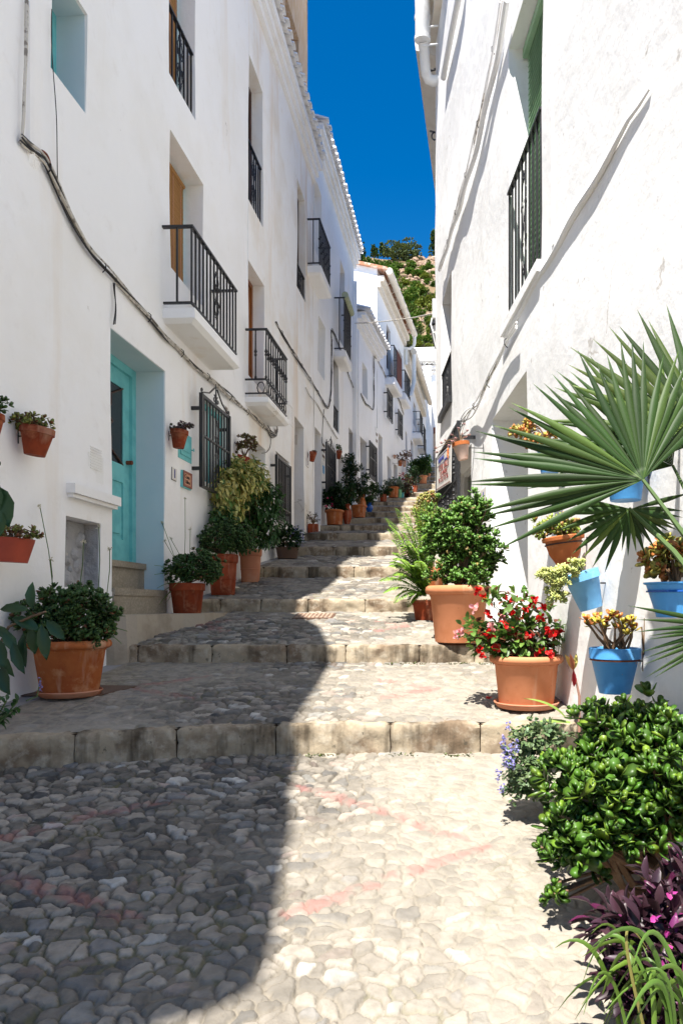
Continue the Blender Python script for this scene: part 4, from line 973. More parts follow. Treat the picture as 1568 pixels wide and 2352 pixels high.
th, p, r, h = ground_pot('tall dark terracotta pot of bushy jade between two pots on the third tread', 512, 1274, 1353, 71, 'banded', 'terra_dark', Y=8.2, rbf=.74, group=GL)
L, S = Leaves(), MB(); top = p+Vector((0, 0, h))
shrub(L, S, top, top+Vector((.02, 0, .17)), (.36, .27, .22), 520, .045, .64, cf_(JADE_D, .3, RUST, .02), per=7, stems=14, lob=.2, fill_=.3); finish(th, L, S)
P3 = p
th, p, r, h = ground_pot('pink terracotta pot holding a tall variegated weeping fig with yellow top', 575, 1262, 1333, 54, 'banded', 'terra_pink', Y=9.4, rbf=.74, group=GL)
L, S = Leaves(), MB(); top = p+Vector((0, 0, h)); y = p.y
grn = cf_((.035, .095, .02), .35); yel = cf_((.52, .48, .16), .25, (.10, .20, .04), .22)
for (u, v, ru, rvv, n, c) in ((590, 1190, 52, 45, 75, grn), (565, 1235, 45, 32, 45, grn), (625, 1150, 24, 36, 36, grn), (560, 1140, 42, 45, 45, grn), (612, 1225, 26, 30, 26, grn), (555, 1100, 48, 34, 110, yel), (590, 1115, 30, 38, 50, yel), (575, 1078, 30, 22, 50, yel), (525, 1165, 28, 30, 70, yel), (512, 1130, 20, 20, 36, yel), (508, 1190, 24, 22, 26, grn), (535, 1110, 34, 30, 80, yel), (590, 1130, 40, 40, 30, grn), (545, 1075, 22, 18, 30, yel)):
    c0 = pt(u, v, yl(u-ru*.6, y+R(-.1, .12))); a = ru/F*y; b = rvv/F*y
    shrub(L, S, top, c0, (a, a*.9, b), n, .085, .46, c, 'drop', per=7, stems=4, sr=.006, fill_=.1, flat_bottom=-1)
finish(th, L, S, 'leafthin')
m = MB()
for (u, v) in ((556, 1333), (540, 1352)):
    q = hit(u, v+3); m.lathe([(0, 0), (.04, .005), (.052, .02), (.03, .036), (0, .04)], Matrix.Translation(q+Vector((0, 0, .004))) @ Matrix.Diagonal((1.2, .8, 1, 1)), 12)
    tag(m.build('white_stone', 'pebble', None, q, True), 'smooth white stone lying at the foot of the %s pot' % ('pink terracotta' if v < 1340 else 'tall dark terracotta'), 'stone'); m = MB()

th, p, r, h = ground_pot('dark leafy bush spilling over a dark pot on the fourth tread', 660, 1258, 1279, 54, 'plain', 'metalplate', Y=11.3, rbf=.8, group=GL)
L, S = Leaves(), MB(); top = p+Vector((0, 0, h)); k = p.y/F
shrub(L, S, top, top+Vector((0, 0, .14)), (36*k, 32*k, 30*k), 230, .055, .7, cf_((.022, .06, .018), .35), 'flat', per=5, stems=6, fill_=.2); finish(th, L, S, 'leafthin')
L = Leaves()
for i in range(60): L.add('petal', top+Vector((R(.02, .28), R(-.2, .1), R(.0, .34))), rv(), rv(), .02, .02, (.22, .20, .5))
L.build('flowers', 'petal', th)

def far_plant(label, u, vr, vb, w_, style, mt, Y, crowns, lf=(.03, .08, .02), kind='flat', ln=.06, wd=.6, per=5, flowers=None, matn='leafthin', rbf=.74, alt=None, pa=0., sq=0., sx=1., sy=1., dens=1., stems=4, up=.45, grp='pots standing up the steps'):
    th, p, r, h = ground_pot(label, u, vr, vb, w_, style, mt, Y=Y, rbf=rbf, group=grp, sq=sq, sx=sx, sy=sy)
    L, S = Leaves(), MB(); top = p+Vector((0, 0, h)); k = p.y/F
    for (cu, cv, ru, rvv, n) in crowns:
        shrub(L, S, top, pt(cu, cv, p.y), (ru*k, ru*k*.85, rvv*k), int(n*dens), ln, wd, cf_(lf, .35, alt, pa), kind, per=per, stems=stems, sr=.008, fill_=.15, up=up, flat_bottom=-.9)
    finish(th, L, S, matn)
    if flowers:
        L = Leaves()
        for (cu, cv, ru, rvv, n, c) in flowers:
            for i in range(n): L.add('petal', pt(cu, cv, p.y)+Vector((R(-ru, ru)*k, R(-.25, -.05), R(-rvv, rvv)*k)), rv(), rv(), .05, .05, colv(c, .2))
        L.build('flowers', 'petal', th)
    return th, p
far_plant('square terracotta trough with a small dry twiggy plant at a doorway', 719, 1204, 1225, 27, 'plain', 'terra_dark', 14.15, [(719, 1190, 16, 13, 40)], (.09, .075, .045), ln=.035, wd=.5, per=4, sq=1., stems=26, rbf=.95, sx=.85, sy=.7)
far_plant('terracotta pot with dark leaves and pink flowers, lowest on the narrow steps', 768, 1172, 1207, 44, 'rolled', 'terra', 15.75, [(758, 1150, 16, 22, 60), (772, 1138, 14, 26, 60), (780, 1160, 14, 14, 40)], (.018, .045, .015), ln=.09, wd=.8, flowers=[(757, 1158, 12, 12, 16, (.5, .03, .12))], rbf=.78)
far_plant('tall brown clay urn with a plant, behind the pot of pink flowers', 797, 1158, 1205, 22, 'urn', 'terra_dark', 16.0, [(796, 1142, 12, 16, 40), (805, 1128, 9, 10, 20)], (.02, .06, .015), ln=.10, wd=.5, rbf=.45)
far_plant('terracotta pot with a tall narrow dark shrub reaching above the grille window', 824, 1161, 1191, 37, 'rolled', 'terra', 17.35, [(803, 1072, 15, 30, 120), (800, 1105, 14, 34, 100), (812, 1130, 20, 26, 100), (830, 1120, 14, 20, 60), (818, 1075, 16, 8, 26), (838, 1100, 8, 12, 24)], (.02, .05, .015), ln=.065, wd=.5, dens=1.3)
far_plant('orange clay urn standing behind the pot of the tall narrow shrub', 832, 1136, 1161, 17, 'urn', 'terra', 18.0, [(834, 1130, 7, 8, 10)], ln=.07, rbf=.45)
far_plant('cobalt blue glazed pot of green plants beside the steps', 848, 1155, 1175, 17, 'urn', 'bluedeep', 18.75, [(850, 1132, 14, 20, 90), (847, 1152, 10, 5, 40), (858, 1118, 8, 10, 24)], (.035, .085, .02), ln=.07, rbf=.55)
far_plant('small terracotta pot with spreading dark leaves, third pot above the blue one', 880, 1136, 1153, 18, 'flare', 'terra_dark', 21.9, [(878, 1130, 17, 14, 80), (893, 1128, 8, 7, 20)], (.03, .07, .015), ln=.075)
far_plant('wide terracotta pot with silvery grey-green trailing leaves', 903, 1119, 1144, 29, 'rolled', 'terra', 23.9, [(904, 1109, 23, 10, 130), (915, 1117, 12, 8, 50), (893, 1113, 8, 9, 30)], (.20, .25, .18), ln=.06, wd=.7)
far_plant('pale green glazed pot with an upright cactus', 918, 1124, 1144, 10, 'flare', 'potgreen', 23.9, [(917, 1117, 7, 7, 24)], (.10, .16, .08), ln=.06)
far_plant('small teal glazed pot beside the pale green one', 924, 1132, 1144, 8, 'flare', 'potteal', 23.95, [(926, 1127, 7, 6, 24)], (.03, .06, .02), ln=.06)
far_plant('low pot with dark burgundy leaves and red flowers among the clustered pots', 935, 1127, 1143, 14, 'flare', 'terra_dark', 24.6, [(932, 1124, 15, 12, 90), (940, 1137, 11, 8, 60), (935, 1108, 14, 14, 40)], (.035, .045, .02), ln=.07, alt=(.12, .02, .03), pa=.3, flowers=[(924, 1100, 9, 14, 30, (.4, .02, .05)), (926, 1092, 6, 6, 10, (.45, .03, .06))])
far_plant('small pale teal planter with white flowers on the upper steps', 942, 1123, 1134, 10, 'flare', 'potteal', 26.05, [(940, 1122, 6, 5, 20)], (.12, .20, .06), ln=.05, flowers=[(942, 1121, 6, 4, 16, (.6, .55, .6))])
far_plant('terracotta pot of cactus pads with red blooms beside the brown urn', 941, 1113, 1125, 11, 'bowl', 'terra', 26.3, [(938, 1102, 10, 9, 50)], (.10, .12, .03), ln=.08)
far_plant('brown clay urn behind the small teal planter', 953, 1116, 1132, 12, 'flare', 'terra_dark', 26.3, [(945, 1085, 14, 20, 70), (955, 1100, 9, 12, 30)], (.02, .045, .015), ln=.085)
far_plant('sunlit terracotta pot with a big round bush near the top of the steps', 971, 1093, 1112, 21, 'rolled', 'terra_pale', 28.8, [(972, 1072, 17, 22, 230), (955, 1075, 15, 20, 160), (980, 1060, 11, 13, 70)], (.045, .10, .02), ln=.10, wd=.5)
far_plant('terracotta pot half hidden behind the big round bush', 984, 1088, 1106, 10, 'flare', 'terra_pink', 31.2, [(983, 1086, 5, 5, 14)], ln=.07)
# cacti
for (u, v0, v1, w_, y) in ((917, 1118, 1093, 3.2, 24.1), (909, 1118, 1110, 2.8, 24.0)):
    q = pt(u, v0, y); k = y/F; m = MB()
    m.lathe([(w_*k*.8, -.1), (w_*k, 0), (w_*k, (v0-v1)*k*.7), (w_*k*.7, (v0-v1)*k*.93), (0, (v0-v1)*k)], Matrix.Translation(q), 10)
    cq = thing('cactus', q, 'upright column cactus, %s of the two, in the pots by the silvery plant' % ('taller' if w_ > 3 else 'shorter'), 'cactus'); m.build('stem', mat('cactus_skin', (.04, .11, .05), .7, .2, [(30, .8, .02)]), cq, smooth=True)

# --- left, on the wall -----------------------------------------------------------
GW = 'flower pots hung on the left wall'
def crass(th, mtx, r, h, n=70, ln=.03, c=JADE_D, alt=RUST, pa=.25, sx=1., up=.12, rad=None, off=(0, 0, 0), per=6, kind='fat', wd=.62, stems=12):
    L, S = Leaves(), MB(); top = mtx @ Vector((0, 0, h)); rad = rad or (r*1.1*sx, r*1.0, r*.65)
    shrub(L, S, top-Vector((0, 0, .02)), top+Vector(off)+Vector((0, 0, up)), rad, n, ln, wd, cf_(c, .3, alt, pa), kind, per=per, stems=stems, sr=.006, fill_=.15, lob=.25); finish(th, L, S)
th, mx, r, h = wall_pot('terracotta pot with reddish jade leaning on the wall left of the teal door', W1a, 83, 982, 1046, 74, 'classic', 'terra_dark', .12, .6, group=GW); crass(th, mx, r, h, 60, .040, OLIVE, RUST, .35, up=.03, off=(-.05, 0, 0), rad=(r*1.2, r, r*.55))
th, mx, r, h = wall_pot('reddish plastic trough with small jade plants below the nearest hanging pot', W1a, 18, 1236, 1291, 110, 'plain', 'terra_red', .05, .74, group=GW, sq=.35, sy=.8); crass(th, mx, r, h, 60, .034, OLIVE, RUST, .4, up=.03, rad=(r*1.15, r*.8, r*.36), off=(.04, 0, 0))
th, mx, r, h = wall_pot('hanging jade plant cut by the left edge, highest on the left wall', W1a, -28, 950, 1010, 70, 'classic', 'terra_dark', 0, .6, group=GW); crass(th, mx, r, h, 50, .04, JADE_D, RUST, .05, up=.06, rad=(r*1.1, r, r*.6))
th, mx, r, h = wall_pot('small terracotta pot of purple echeveria beside the teal hatch', W1a, 411, 988, 1029, 41, 'classic', 'terra_dark', .06, .6, group=GW); crass(th, mx, r, h, 30, .034, (.12, .075, .09), (.10, .10, .06), .3, up=.03, rad=(r*1.45, r, r*.55), off=(.02, 0, 0), per=9)
th, mx, r, h = wall_pot('tilted square red pot with bronze aeonium above the variegated fig', W1b, 558, 1048, 1072, 30, 'plain', 'terra_red', .3, .75, group=GW, sq=.6); crass(th, mx, r, h, 60, .045, (.15, .13, .04), (.12, .05, .03), .4, up=.17, rad=(r*1.6, r*1.4, r*1.4), off=(.03, 0, 0), per=9)
th, mx, r, h = wall_pot('small terracotta pot with spiky succulent between two doorways', W2, 717.5, 1038, 1060, 17, 'classic', 'terra_dark', .15, .6, group=GW); crass(th, mx, r, h, 18, .05, (.06, .05, .03), RUST, .4, up=.0, rad=(r*.9, r*.9, r*.3), per=6, kind='stiff', wd=.2)
th, mx, r, h = wall_pot('small terracotta pot with a leggy succulent right of the crowned grille', W2, 778, 1035, 1054, 14, 'classic', 'terra_dark', .1, .6, group=GW); crass(th, mx, r, h, 16, .05, (.06, .11, .03), RUST, .1, up=.08, rad=(r*.9, r*.9, r*1.2), per=6)
th, mx, r, h = wall_pot('hanging terracotta pot with red-brown plant, twin of the beige one', W4, 919, 1058, 1070, 11, 'classic', 'terra', .1, .7, group=GW); crass(th, mx, r, h, 30, .07, (.16, .09, .04), RUST, .4, up=.12, rad=(.28, .25, .22), per=6, off=(.0, 0, 0))
th, mx, r, h = wall_pot('beige hanging pot with red-brown plant, twin of the terracotta one', W4, 928, 1060, 1072, 10, 'classic', 'terra_lime', -.1, .7, group=GW, away=.35); crass(th, mx, r, h, 34, .07, (.16, .09, .04), RUST, .4, up=.2, rad=(.25, .25, .3), per=6, off=(.08, 0, 0))
th, mx, r, h = wall_pot('small empty whitish wall pot high above the far doorways', W4, 906, 1045, 1053, 9, 'classic', 'terra_lime', .1, .6, group=GW)

# --- left edge: rubber plant, leaf, small herb -------------------------------------
th = thing('rubber_plant', pt(-70, 1640, 4.0), 'rubber plant with big glossy leaves reaching in from the left edge', 'rubber plant')
L, S = Leaves(), MB(); base = Vector(th.location)+Vector((0, 0, .0)); rc = cf_((.022, .06, .018), .3)
m = MB(); m.lathe(potprof(.13, .22, .09, 'classic'), Matrix.Translation(base+Vector((0, 0, .005))), 28); m.build('pot', 'terra_dark', th, smooth=True)
for (u, v, ax) in ((0, 1400, (1, -.2, .1)), (28, 1420, (1, 0, -.3)), (75, 1400, (-.1, -.3, 1)), (95, 1435, (.15, -.3, -1)), (108, 1425, (.7, -.3, -.8)), (70, 1440, (.25, -.2, -1)), (10, 1450, (.5, -.4, -.8)), (30, 1475, (.4, -.3, -1)), (0, 1470, (.3, -.5, -1)), (-5, 1500, (.6, -.5, -.7)), (5, 1530, (.5, -.5, -.8)), (-25, 1440, (.9, -.3, -.2)), (-10, 1550, (.7, -.5, -.4)), (55, 1455, (.1, -.2, -1))):
    for q in range(1): L.add('flat', pt(u, v, 3.95+R(-.12, .1)), Vector(ax)+rv(.12), Vector((.15, -.9, .5))+rv(.25), R(.15, .20), R(.062, .08), rc())
finish(th, L, S, 'leaf')
S = MB(); S.tube([base, pt(-40, 1560, 4), pt(20, 1440, 4), pt(75, 1415, 3.97), pt(105, 1405, 3.95)], .011, 6, r2=.006); S.tube([pt(-40, 1560, 4), pt(-20, 1480, 4), pt(-5, 1400, 3.95)], .01, 6, r2=.006); S.build('stem', 'stem', th, smooth=True)
th = thing('hanging_plant', pt(-40, 1180, 3.9), 'broad dark leaf of a plant hanging at the left edge above the red trough', 'hanging plant')
m = MB(); m.lathe(potprof(.09, .14, .06, 'classic'), Matrix.Translation(pt(-58, 1030, 3.9)), 24); m.build('pot', 'terra_dark', th, smooth=True)
L, S = Leaves(), MB()
for (u, v, ax, l_) in ((-8, 1115, (.35, -.2, -1), .24), (-20, 1100, (.2, -.3, -1), .22), (-6, 1165, (.1, -.2, -1), .17), (-2, 1058, (.2, -.2, -1), .03)): L.add('flat', pt(u, v, 3.9), Vector(ax), Vector((.2, -1, .3)), l_, l_*.62, rc())
S.tube([pt(-45, 1000, 3.9), pt(-22, 1060, 3.9), pt(-8, 1115, 3.9)], .006, 5); finish(th, L, S)
th = thing('herb_plant', pt(-20, 1690, 3.55), 'small leafy herb with a blue flower spike in the lower left corner by the kerb', 'plant')
L, S = Leaves(), MB()
for (tu, tv) in ((40, 1612), (35, 1635), (15, 1610), (20, 1640), (5, 1660), (38, 1625), (0, 1600)):
    a, b = pt(-30, 1680, 3.55), pt(tu, tv, 3.5+R(-.05, .05)); S.tube([a, a.lerp(b, .5)+rv(.01), b], .004, 4)
    for i in range(9): L.add('flat', a.lerp(b, .3+.7*i/8), rv(.8)+Vector((.2, 0, .4)), Vector((0, 0, 1))+rv(.3), .045, .022, colv((.03, .08, .02)))
L.build('foliage', 'leafthin', th); S.build('stem', 'stemgreen', th); L = Leaves()
for i in range(22): L.add('petal', pt(93, 1570-12+i*1.4, 3.75)+rv(.004), rv(), rv(), .014, .010, (.25, .22, .45))
S = MB(); S.tube([pt(60, 1610, 3.7), pt(85, 1600, 3.75), pt(93, 1558, 3.75)], .003, 4); L.build('flower_spike', 'petal', th); S.build('flower_stalk', 'stemgreen', th)

# --- right, ground -----------------------------------------------------------------
GR = 'big pots on the sunny side'
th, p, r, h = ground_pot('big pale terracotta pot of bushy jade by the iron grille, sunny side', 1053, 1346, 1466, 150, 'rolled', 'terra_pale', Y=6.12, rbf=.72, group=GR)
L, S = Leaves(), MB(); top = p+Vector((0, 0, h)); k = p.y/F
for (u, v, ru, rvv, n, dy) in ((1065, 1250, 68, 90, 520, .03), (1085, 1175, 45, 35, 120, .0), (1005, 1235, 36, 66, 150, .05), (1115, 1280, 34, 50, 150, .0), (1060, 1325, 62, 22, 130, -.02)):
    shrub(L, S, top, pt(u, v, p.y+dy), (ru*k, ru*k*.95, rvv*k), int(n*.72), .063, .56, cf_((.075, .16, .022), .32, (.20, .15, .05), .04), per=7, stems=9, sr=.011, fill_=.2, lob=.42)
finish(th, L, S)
# fern
q = hit(960, 1405); th = thing('potted_fern', (q.x+.08, 7.3, G(q.x, 7.3)), 'green fern with long arching fronds left of the big pale pot', 'fern')
q = Vector(th.location); m = MB(); m.lathe(potprof(.15, .22, .11, 'classic'), Matrix.Translation(q), 24); m.build('pot', 'terra_dark', th, smooth=True)
L, S = Leaves(), MB(); b0 = q+Vector((0, 0, .27))
fr = [(885, 1190, .5), (900, 1240, .3), (893, 1300, .2), (870, 1335, 0), (905, 1385, -.1), (925, 1200, .6), (950, 1165, .7), (975, 1150, .8), (990, 1175, .8), (915, 1330, 0), (935, 1395, -.1), (880, 1362, -.1), (1000, 1155, .7), (930, 1255, .3), (900, 1270, .2), (945, 1215, .5), (965, 1200, .6), (1010, 1170, .7), (940, 1300, 0.1), (925, 1285, .2), (955, 1260, .4), (975, 1230, .5), (920, 1220, .4), (950, 1340, 0), (890, 1215, .4), (960, 1290, .2)]
fr += [(R(890, 1000), R(1150, 1330), R(.2, .8)) for _ in range(16)]
for (u, v, lift) in fr:
    e = pt(u, v, 7.05+R(-.25, .3)); n = 32; pv = None
    mid = b0.lerp(e, .6)+Vector((0, 0, .16+.12*max(0, lift)))
    for i in range(n+1):
        t = i/n; pp = b0*(1-t)**2+mid*2*t*(1-t)+e*t*t
        if pv is not None:
            d = (pp-pv).normalized(); sd = d.cross(Vector((0, -.4, 1))).normalized(); ll = .072*math.sin(math.pi*min(1, .12+t*.88))**.7+.008
            for s in (-1, 1): L.add('flat', pp, sd*s+d*.35+rv(.08), Vector((0, -.3, 1))+rv(.15), ll, .016, colv((.17, .30, .03), .35))
        pv = pp
    S.tube([b0, b0.lerp(mid, .6), mid.lerp(e, .35), e], .0035, 4)
L.build('fronds', 'leafthin', th); S.build('stem', 'stemgreen', th)
# yellow-green shrub behind
q = hit(985, 1250); qq = Vector((.20, 8.9, G(.2, 8.9))); th = thing('potted_plant', qq, 'yellow-green twiggy jade shrub in front of the sale sign', 'potted plant', GR)
m = MB(); m.lathe(potprof(.17, .26, .12, 'classic'), Matrix.Translation(qq), 24); m.build('pot', 'terra', th, smooth=True)
L, S = Leaves(), MB(); k = 8.9/F
for (u, v, ru, rvv, n) in ((975, 1165, 24, 30, 120), (992, 1145, 18, 18, 60), (958, 1175, 14, 12, 30), (970, 1205, 22, 24, 50)): shrub(L, S, qq+Vector((0, 0, .26)), pt(u, v, 8.9), (ru*k, ru*k, rvv*k), n, .042, .6, cf_((.26, .26, .06), .3, (.30, .14, .05), .15), per=6, stems=16, sr=.008, fill_=.1)
finish(th, L, S)
# begonia
th, p, r, h = ground_pot('terracotta pot on a saucer with red and pink begonia flowers', 1208, 1508, 1640, 166, 'rolled', 'terra_pale', rbf=.75, saucer=.9, group=GR)
L, S = Leaves(), MB(); top = p+Vector((0, 0, h)); k = p.y/F; FL = Leaves()
bg_ = cf_((.10, .19, .035), .35, (.14, .05, .03), .2)
shrub(L, S, top, top+Vector((-.04, 0, .12)), (.27, .22, .17), 150, .066, .6, bg_, 'flat', per=4, stems=22, sr=.004, fill_=.1)
for (u, v, ru, rvv, n) in ((1110, 1475, 30, 35, 18), (1085, 1450, 25, 22, 12), (1190, 1390, 45, 25, 14), (1145, 1375, 40, 18, 10), (1262, 1440, 20, 40, 14), (1170, 1480, 55, 24, 20)): shrub(L, S, top, pt(u, v, p.y+R(-.1, .1)), (ru*k, ru*k, rvv*k), n, .068, .6, bg_, 'flat', per=4, stems=3, sr=.004)
red, pink = (.62, .012, .012), (.72, .30, .30)
for (u, v, n, c) in ((1098, 1355, 8, red), (1110, 1368, 8, red), (1160, 1372, 7, red), (1178, 1380, 5, red), (1218, 1384, 7, red), (1228, 1372, 8, red), (1245, 1392, 5, red), (1048, 1458, 7, pink), (1060, 1448, 5, pink), (1092, 1398, 6, pink), (1120, 1410, 6, red), (1150, 1415, 7, pink), (1175, 1405, 5, red), (1128, 1440, 6, pink), (1200, 1420, 6, red),
    (1118, 1455, 8, red), (1132, 1462, 6, red), (1170, 1450, 8, red), (1185, 1458, 7, red), (1195, 1470, 6, red), (1212, 1462, 7, red), (1268, 1452, 9, red), (1255, 1448, 7, red), (1285, 1448, 7, red), (1098, 1490, 7, red), (1106, 1503, 6, red), (1200, 1530, 6, red), (1238, 1495, 5, red), (1260, 1500, 6, red), (1140, 1490, 5, red), (1205, 1400, 7, red), (1240, 1420, 6, red), (1225, 1440, 5, red), (1160, 1432, 6, red), (1275, 1470, 6, red)):
    c0 = pt(u, v, p.y+R(-.24, -.02)); FL = Leaves()
    for i in range(n+3): FL.add('petal', c0+rv(.014), rv()+Vector((0, -.5, -.2)), rv()+Vector((0, -1, 0)), R(.024, .038), R(.020, .034), colv(c, .35))
    FL.build('flower', 'petal', th)
finish(th, L, S, 'leafthin', stem='stemgreen')
tip = top+Vector((-.0, -.2, .0))
FL = Leaves(); q = hit(1120, 1608)
for i in range(5): FL.add('petal', q+rv(.01)+Vector((0, 0, .012)), rv(), Vector((0, 0, 1)), .035, .03, red)
o = FL.build('fallen_flower', 'petal', None, q); tag(o, 'red fallen flower on the sunny paving beside the saucer', 'flower')
# canna stem
q = Vector((.93, 3.95, G(.93, 3.95))); th = thing('canna_plant', q, 'canna stem with a yellow and red bud and strap leaves below the blue pots', 'plant')
L, S = Leaves(), MB(); S.tube([q, pt(1330, 1600, 3.95), pt(1322, 1560, 3.95), pt(1312, 1525, 3.95)], .009, 6, r2=.004); S.build('stem', mat('canna_stem', (.30, .16, .12), .6, .3), th, smooth=True)
for (u, v, ax, l_, w_) in ((1310, 1660, (-1, -.1, .25), .36, .04), (1345, 1655, (.5, 0, .9), .22, .05), (1300, 1650, (-.6, -.2, .8), .26, .035), (1290, 1665, (-1, -.2, .1), .3, .03)): L.add('blade', pt(u, v, 3.85), Vector(ax), Vector((.2, -.4, 1)), l_, w_, colv((.20, .32, .06)))
L.build('leaves', 'leafthin', th); L = Leaves()
for (ax, c) in (((-.45, 0, 1), (.65, .42, .12)), ((.25, 0, 1), (.5, .45, .12)), ((.1, 0, -1), (.35, .02, .03)), ((-.2, -.3, .9), (.6, .2, .1))): L.add('flat', pt(1316, 1540, 3.93), Vector(ax), Vector((0, -1, 0)), .10, .03, c)
L.build('flower', 'petal', th)
# purple flowering plectranthus
q = hit(1210, 1850); th = thing('flowering_plant', q, 'grey-green small-leaved plant with lilac flower spikes at the first kerb', 'plant')
L, S, FL = Leaves(), MB(), Leaves(); y = 3.35; k = y/F
for (u, v, ru, rvv, n) in ((1215, 1760, 60, 60, 170), (1240, 1690, 60, 34, 110), (1200, 1810, 40, 30, 60)): shrub(L, S, q+Vector((.1, 0, 0)), pt(u, v, y), (ru*k, ru*k, rvv*k), n, .027, .75, cf_((.12, .18, .08), .3), 'flat', per=6, stems=14, sr=.004, fill_=.1)
finish(th, L, S, 'leafthin', stem='stemgreen')
for (u, v, l_) in ((1155, 1690, 45), (1172, 1712, 30), (1185, 1700, 30), (1143, 1770, 26), (1152, 1800, 24), (1166, 1660, 16), (1178, 1745, 24), (1160, 1735, 30)):
    for i in range(int(l_*.9)): FL.add('petal', pt(u+R(-4, 4), v+i*1.1, y-.12)+rv(.005), rv(), rv(), .014, .009, colv((.30, .28, .60), .25))
FL.build('flower_spikes', 'petal', th)
# big foreground jade
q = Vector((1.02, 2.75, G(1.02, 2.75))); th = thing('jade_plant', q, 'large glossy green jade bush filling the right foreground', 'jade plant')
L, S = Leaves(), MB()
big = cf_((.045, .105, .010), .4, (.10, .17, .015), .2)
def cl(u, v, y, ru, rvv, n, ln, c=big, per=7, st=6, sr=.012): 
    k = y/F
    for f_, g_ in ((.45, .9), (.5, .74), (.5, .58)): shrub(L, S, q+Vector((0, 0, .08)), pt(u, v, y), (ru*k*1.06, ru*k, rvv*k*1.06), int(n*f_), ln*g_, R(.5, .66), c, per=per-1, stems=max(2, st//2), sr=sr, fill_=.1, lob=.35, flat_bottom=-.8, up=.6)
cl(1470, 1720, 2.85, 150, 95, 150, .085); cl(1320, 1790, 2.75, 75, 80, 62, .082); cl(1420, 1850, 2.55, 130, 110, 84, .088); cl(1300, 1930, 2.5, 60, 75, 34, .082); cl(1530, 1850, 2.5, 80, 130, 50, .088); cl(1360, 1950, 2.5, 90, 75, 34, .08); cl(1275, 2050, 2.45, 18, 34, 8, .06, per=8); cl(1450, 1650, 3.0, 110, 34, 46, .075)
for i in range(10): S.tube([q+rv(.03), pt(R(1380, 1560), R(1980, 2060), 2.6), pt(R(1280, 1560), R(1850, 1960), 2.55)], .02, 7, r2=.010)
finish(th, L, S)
# purple tradescantia and strap grass in a planter
q = Vector((.92, 1.95, G(.92, 1.95))); th = thing('purple_plant', q, 'purple and magenta leaved trailing plant in the bottom right corner', 'plant')
L, S = Leaves(), MB(); pc = cf_((.030, .012, .020), .45, (.10, .012, .06), .08); k = 1.95/F
for (u, v, y, ru, rvv, n) in ((1500, 2170, 1.95, 80, 85, 80), (1545, 2060, 2.1, 50, 60, 36), (1530, 2290, 1.85, 75, 80, 66), (1450, 2250, 1.9, 50, 50, 34), (1410, 2130, 2.05, 40, 36, 16)):
    kk = y/F; shrub(L, S, q, pt(u, v, y), (ru*kk, ru*kk, rvv*kk), n, .075, .38, pc, 'flat', per=4, stems=8, sr=.005, fill_=.1, up=.7)
finish(th, L, S)
L = Leaves()
for i in range(4): 
    u, v = R(1470, 1560), R(1990, 2250)
    for j in range(3): L.add('petal', pt(u, v, 1.8)+rv(.01), rv(), rv()+Vector((0, -1, 0)), .022, .018, colv((.34, .04, .22), .3))
L.build('flowers', 'petal', th)
th = thing('strap_grass', Vector((.60, 1.86, G(.60, 1.86))), 'bright green strappy arching leaves in front of the purple plant', 'plant')
V = []; Fc = []; CC = []
for i in range(38):
    yb = R(1.68, 1.95); u0, v0 = R(1430, 1600), R(2300, 2430); u1, v1 = u0+R(-110, 30), R(2070, 2230); u2, v2 = u1+random.choice((-1, -1, 1))*R(40, 170), v1+R(10, 210)
    A, B_, C_ = pt(u0, v0, yb), pt(u1, v1-60, yb+R(-.08, .05)), pt(u2, v2, yb+R(-.15, .1)); w_ = R(.004, .0085); c = colv((.085, .155, .022), .35, (.16, .16, .04), .12); b = len(V)
    for j in range(13):
        t = j/12; p = A*(1-t)**2+B_*2*t*(1-t)+C_*t*t; d = ((B_-A)*(1-t)+(C_-B_)*t).normalized(); sd = d.cross(Vector((.3, -1, .35))).normalized(); ww = w_*(1-t**3)+.0005
        nn = d.cross(sd)*ww*.5; V += [p+sd*ww+nn, p, p-sd*ww+nn]; CC += [c]*3
    for j in range(12): q_ = b+3*j; Fc += [(q_, q_+1, q_+4), (q_, q_+4, q_+3), (q_+1, q_+2, q_+5), (q_+1, q_+5, q_+4)]
npmesh('leaves', np.array([tuple(v) for v in V]), np.array(Fc), np.array(CC), 'leafthin', True, th)
m = MB(); q2 = Vector((.98, 2.0, G(.98, 2.0))); m.lathe(potprof(.24, .26, .2, 'rolled'), Matrix.Translation(q2+Vector((0, .1, 0))), 30); th = thing('planter', q2, 'terracotta planter hidden under the purple leaves', 'pot'); m.build('pot', 'terra', th, smooth=True)

# --- right, hanging -----------------------------------------------------------------
GH = 'pots hung on the right wall'
YEL = (.34, .28, .05); ORG = (.42, .15, .04)
th, mx, r, h = wall_pot('limed terracotta pot with wiry pink succulents beside the sale sign', WR, 1060, 1016, 1056, 40, 'classic', 'terra_lime', -.16, .58, group=GH, away=.12)
L, S = Leaves(), MB(); top = mx @ Vector((0, 0, h)); y = top.y
for (u, v) in ((1003, 1040), (1012, 1018), (1022, 1012), (1036, 1000), (1000, 1030), (1045, 1008), (1060, 998), (1052, 985), (1068, 1005), (1072, 990), (1030, 1025), (1066, 975), (1040, 1015), (1078, 1000)):
    e = pt(u, v, y+R(-.08, .08)); S.tube([top, top.lerp(e, .5)+Vector((0, 0, .03)), e], .004, 4); rosette(L, e, Vector((0, -.3, 1))+rv(.4), 7, .032, .6, cf_((.33, .17, .16), .3), 'fat')
finish(th, L, S)
m = MB(); m.lathe([(r*.99, h*.78), (r*1.03, h*.79), (r*1.03, h*.99), (r*1.0, h)], mx, 30); m.build('pot_rim', 'terra', th, smooth=True)
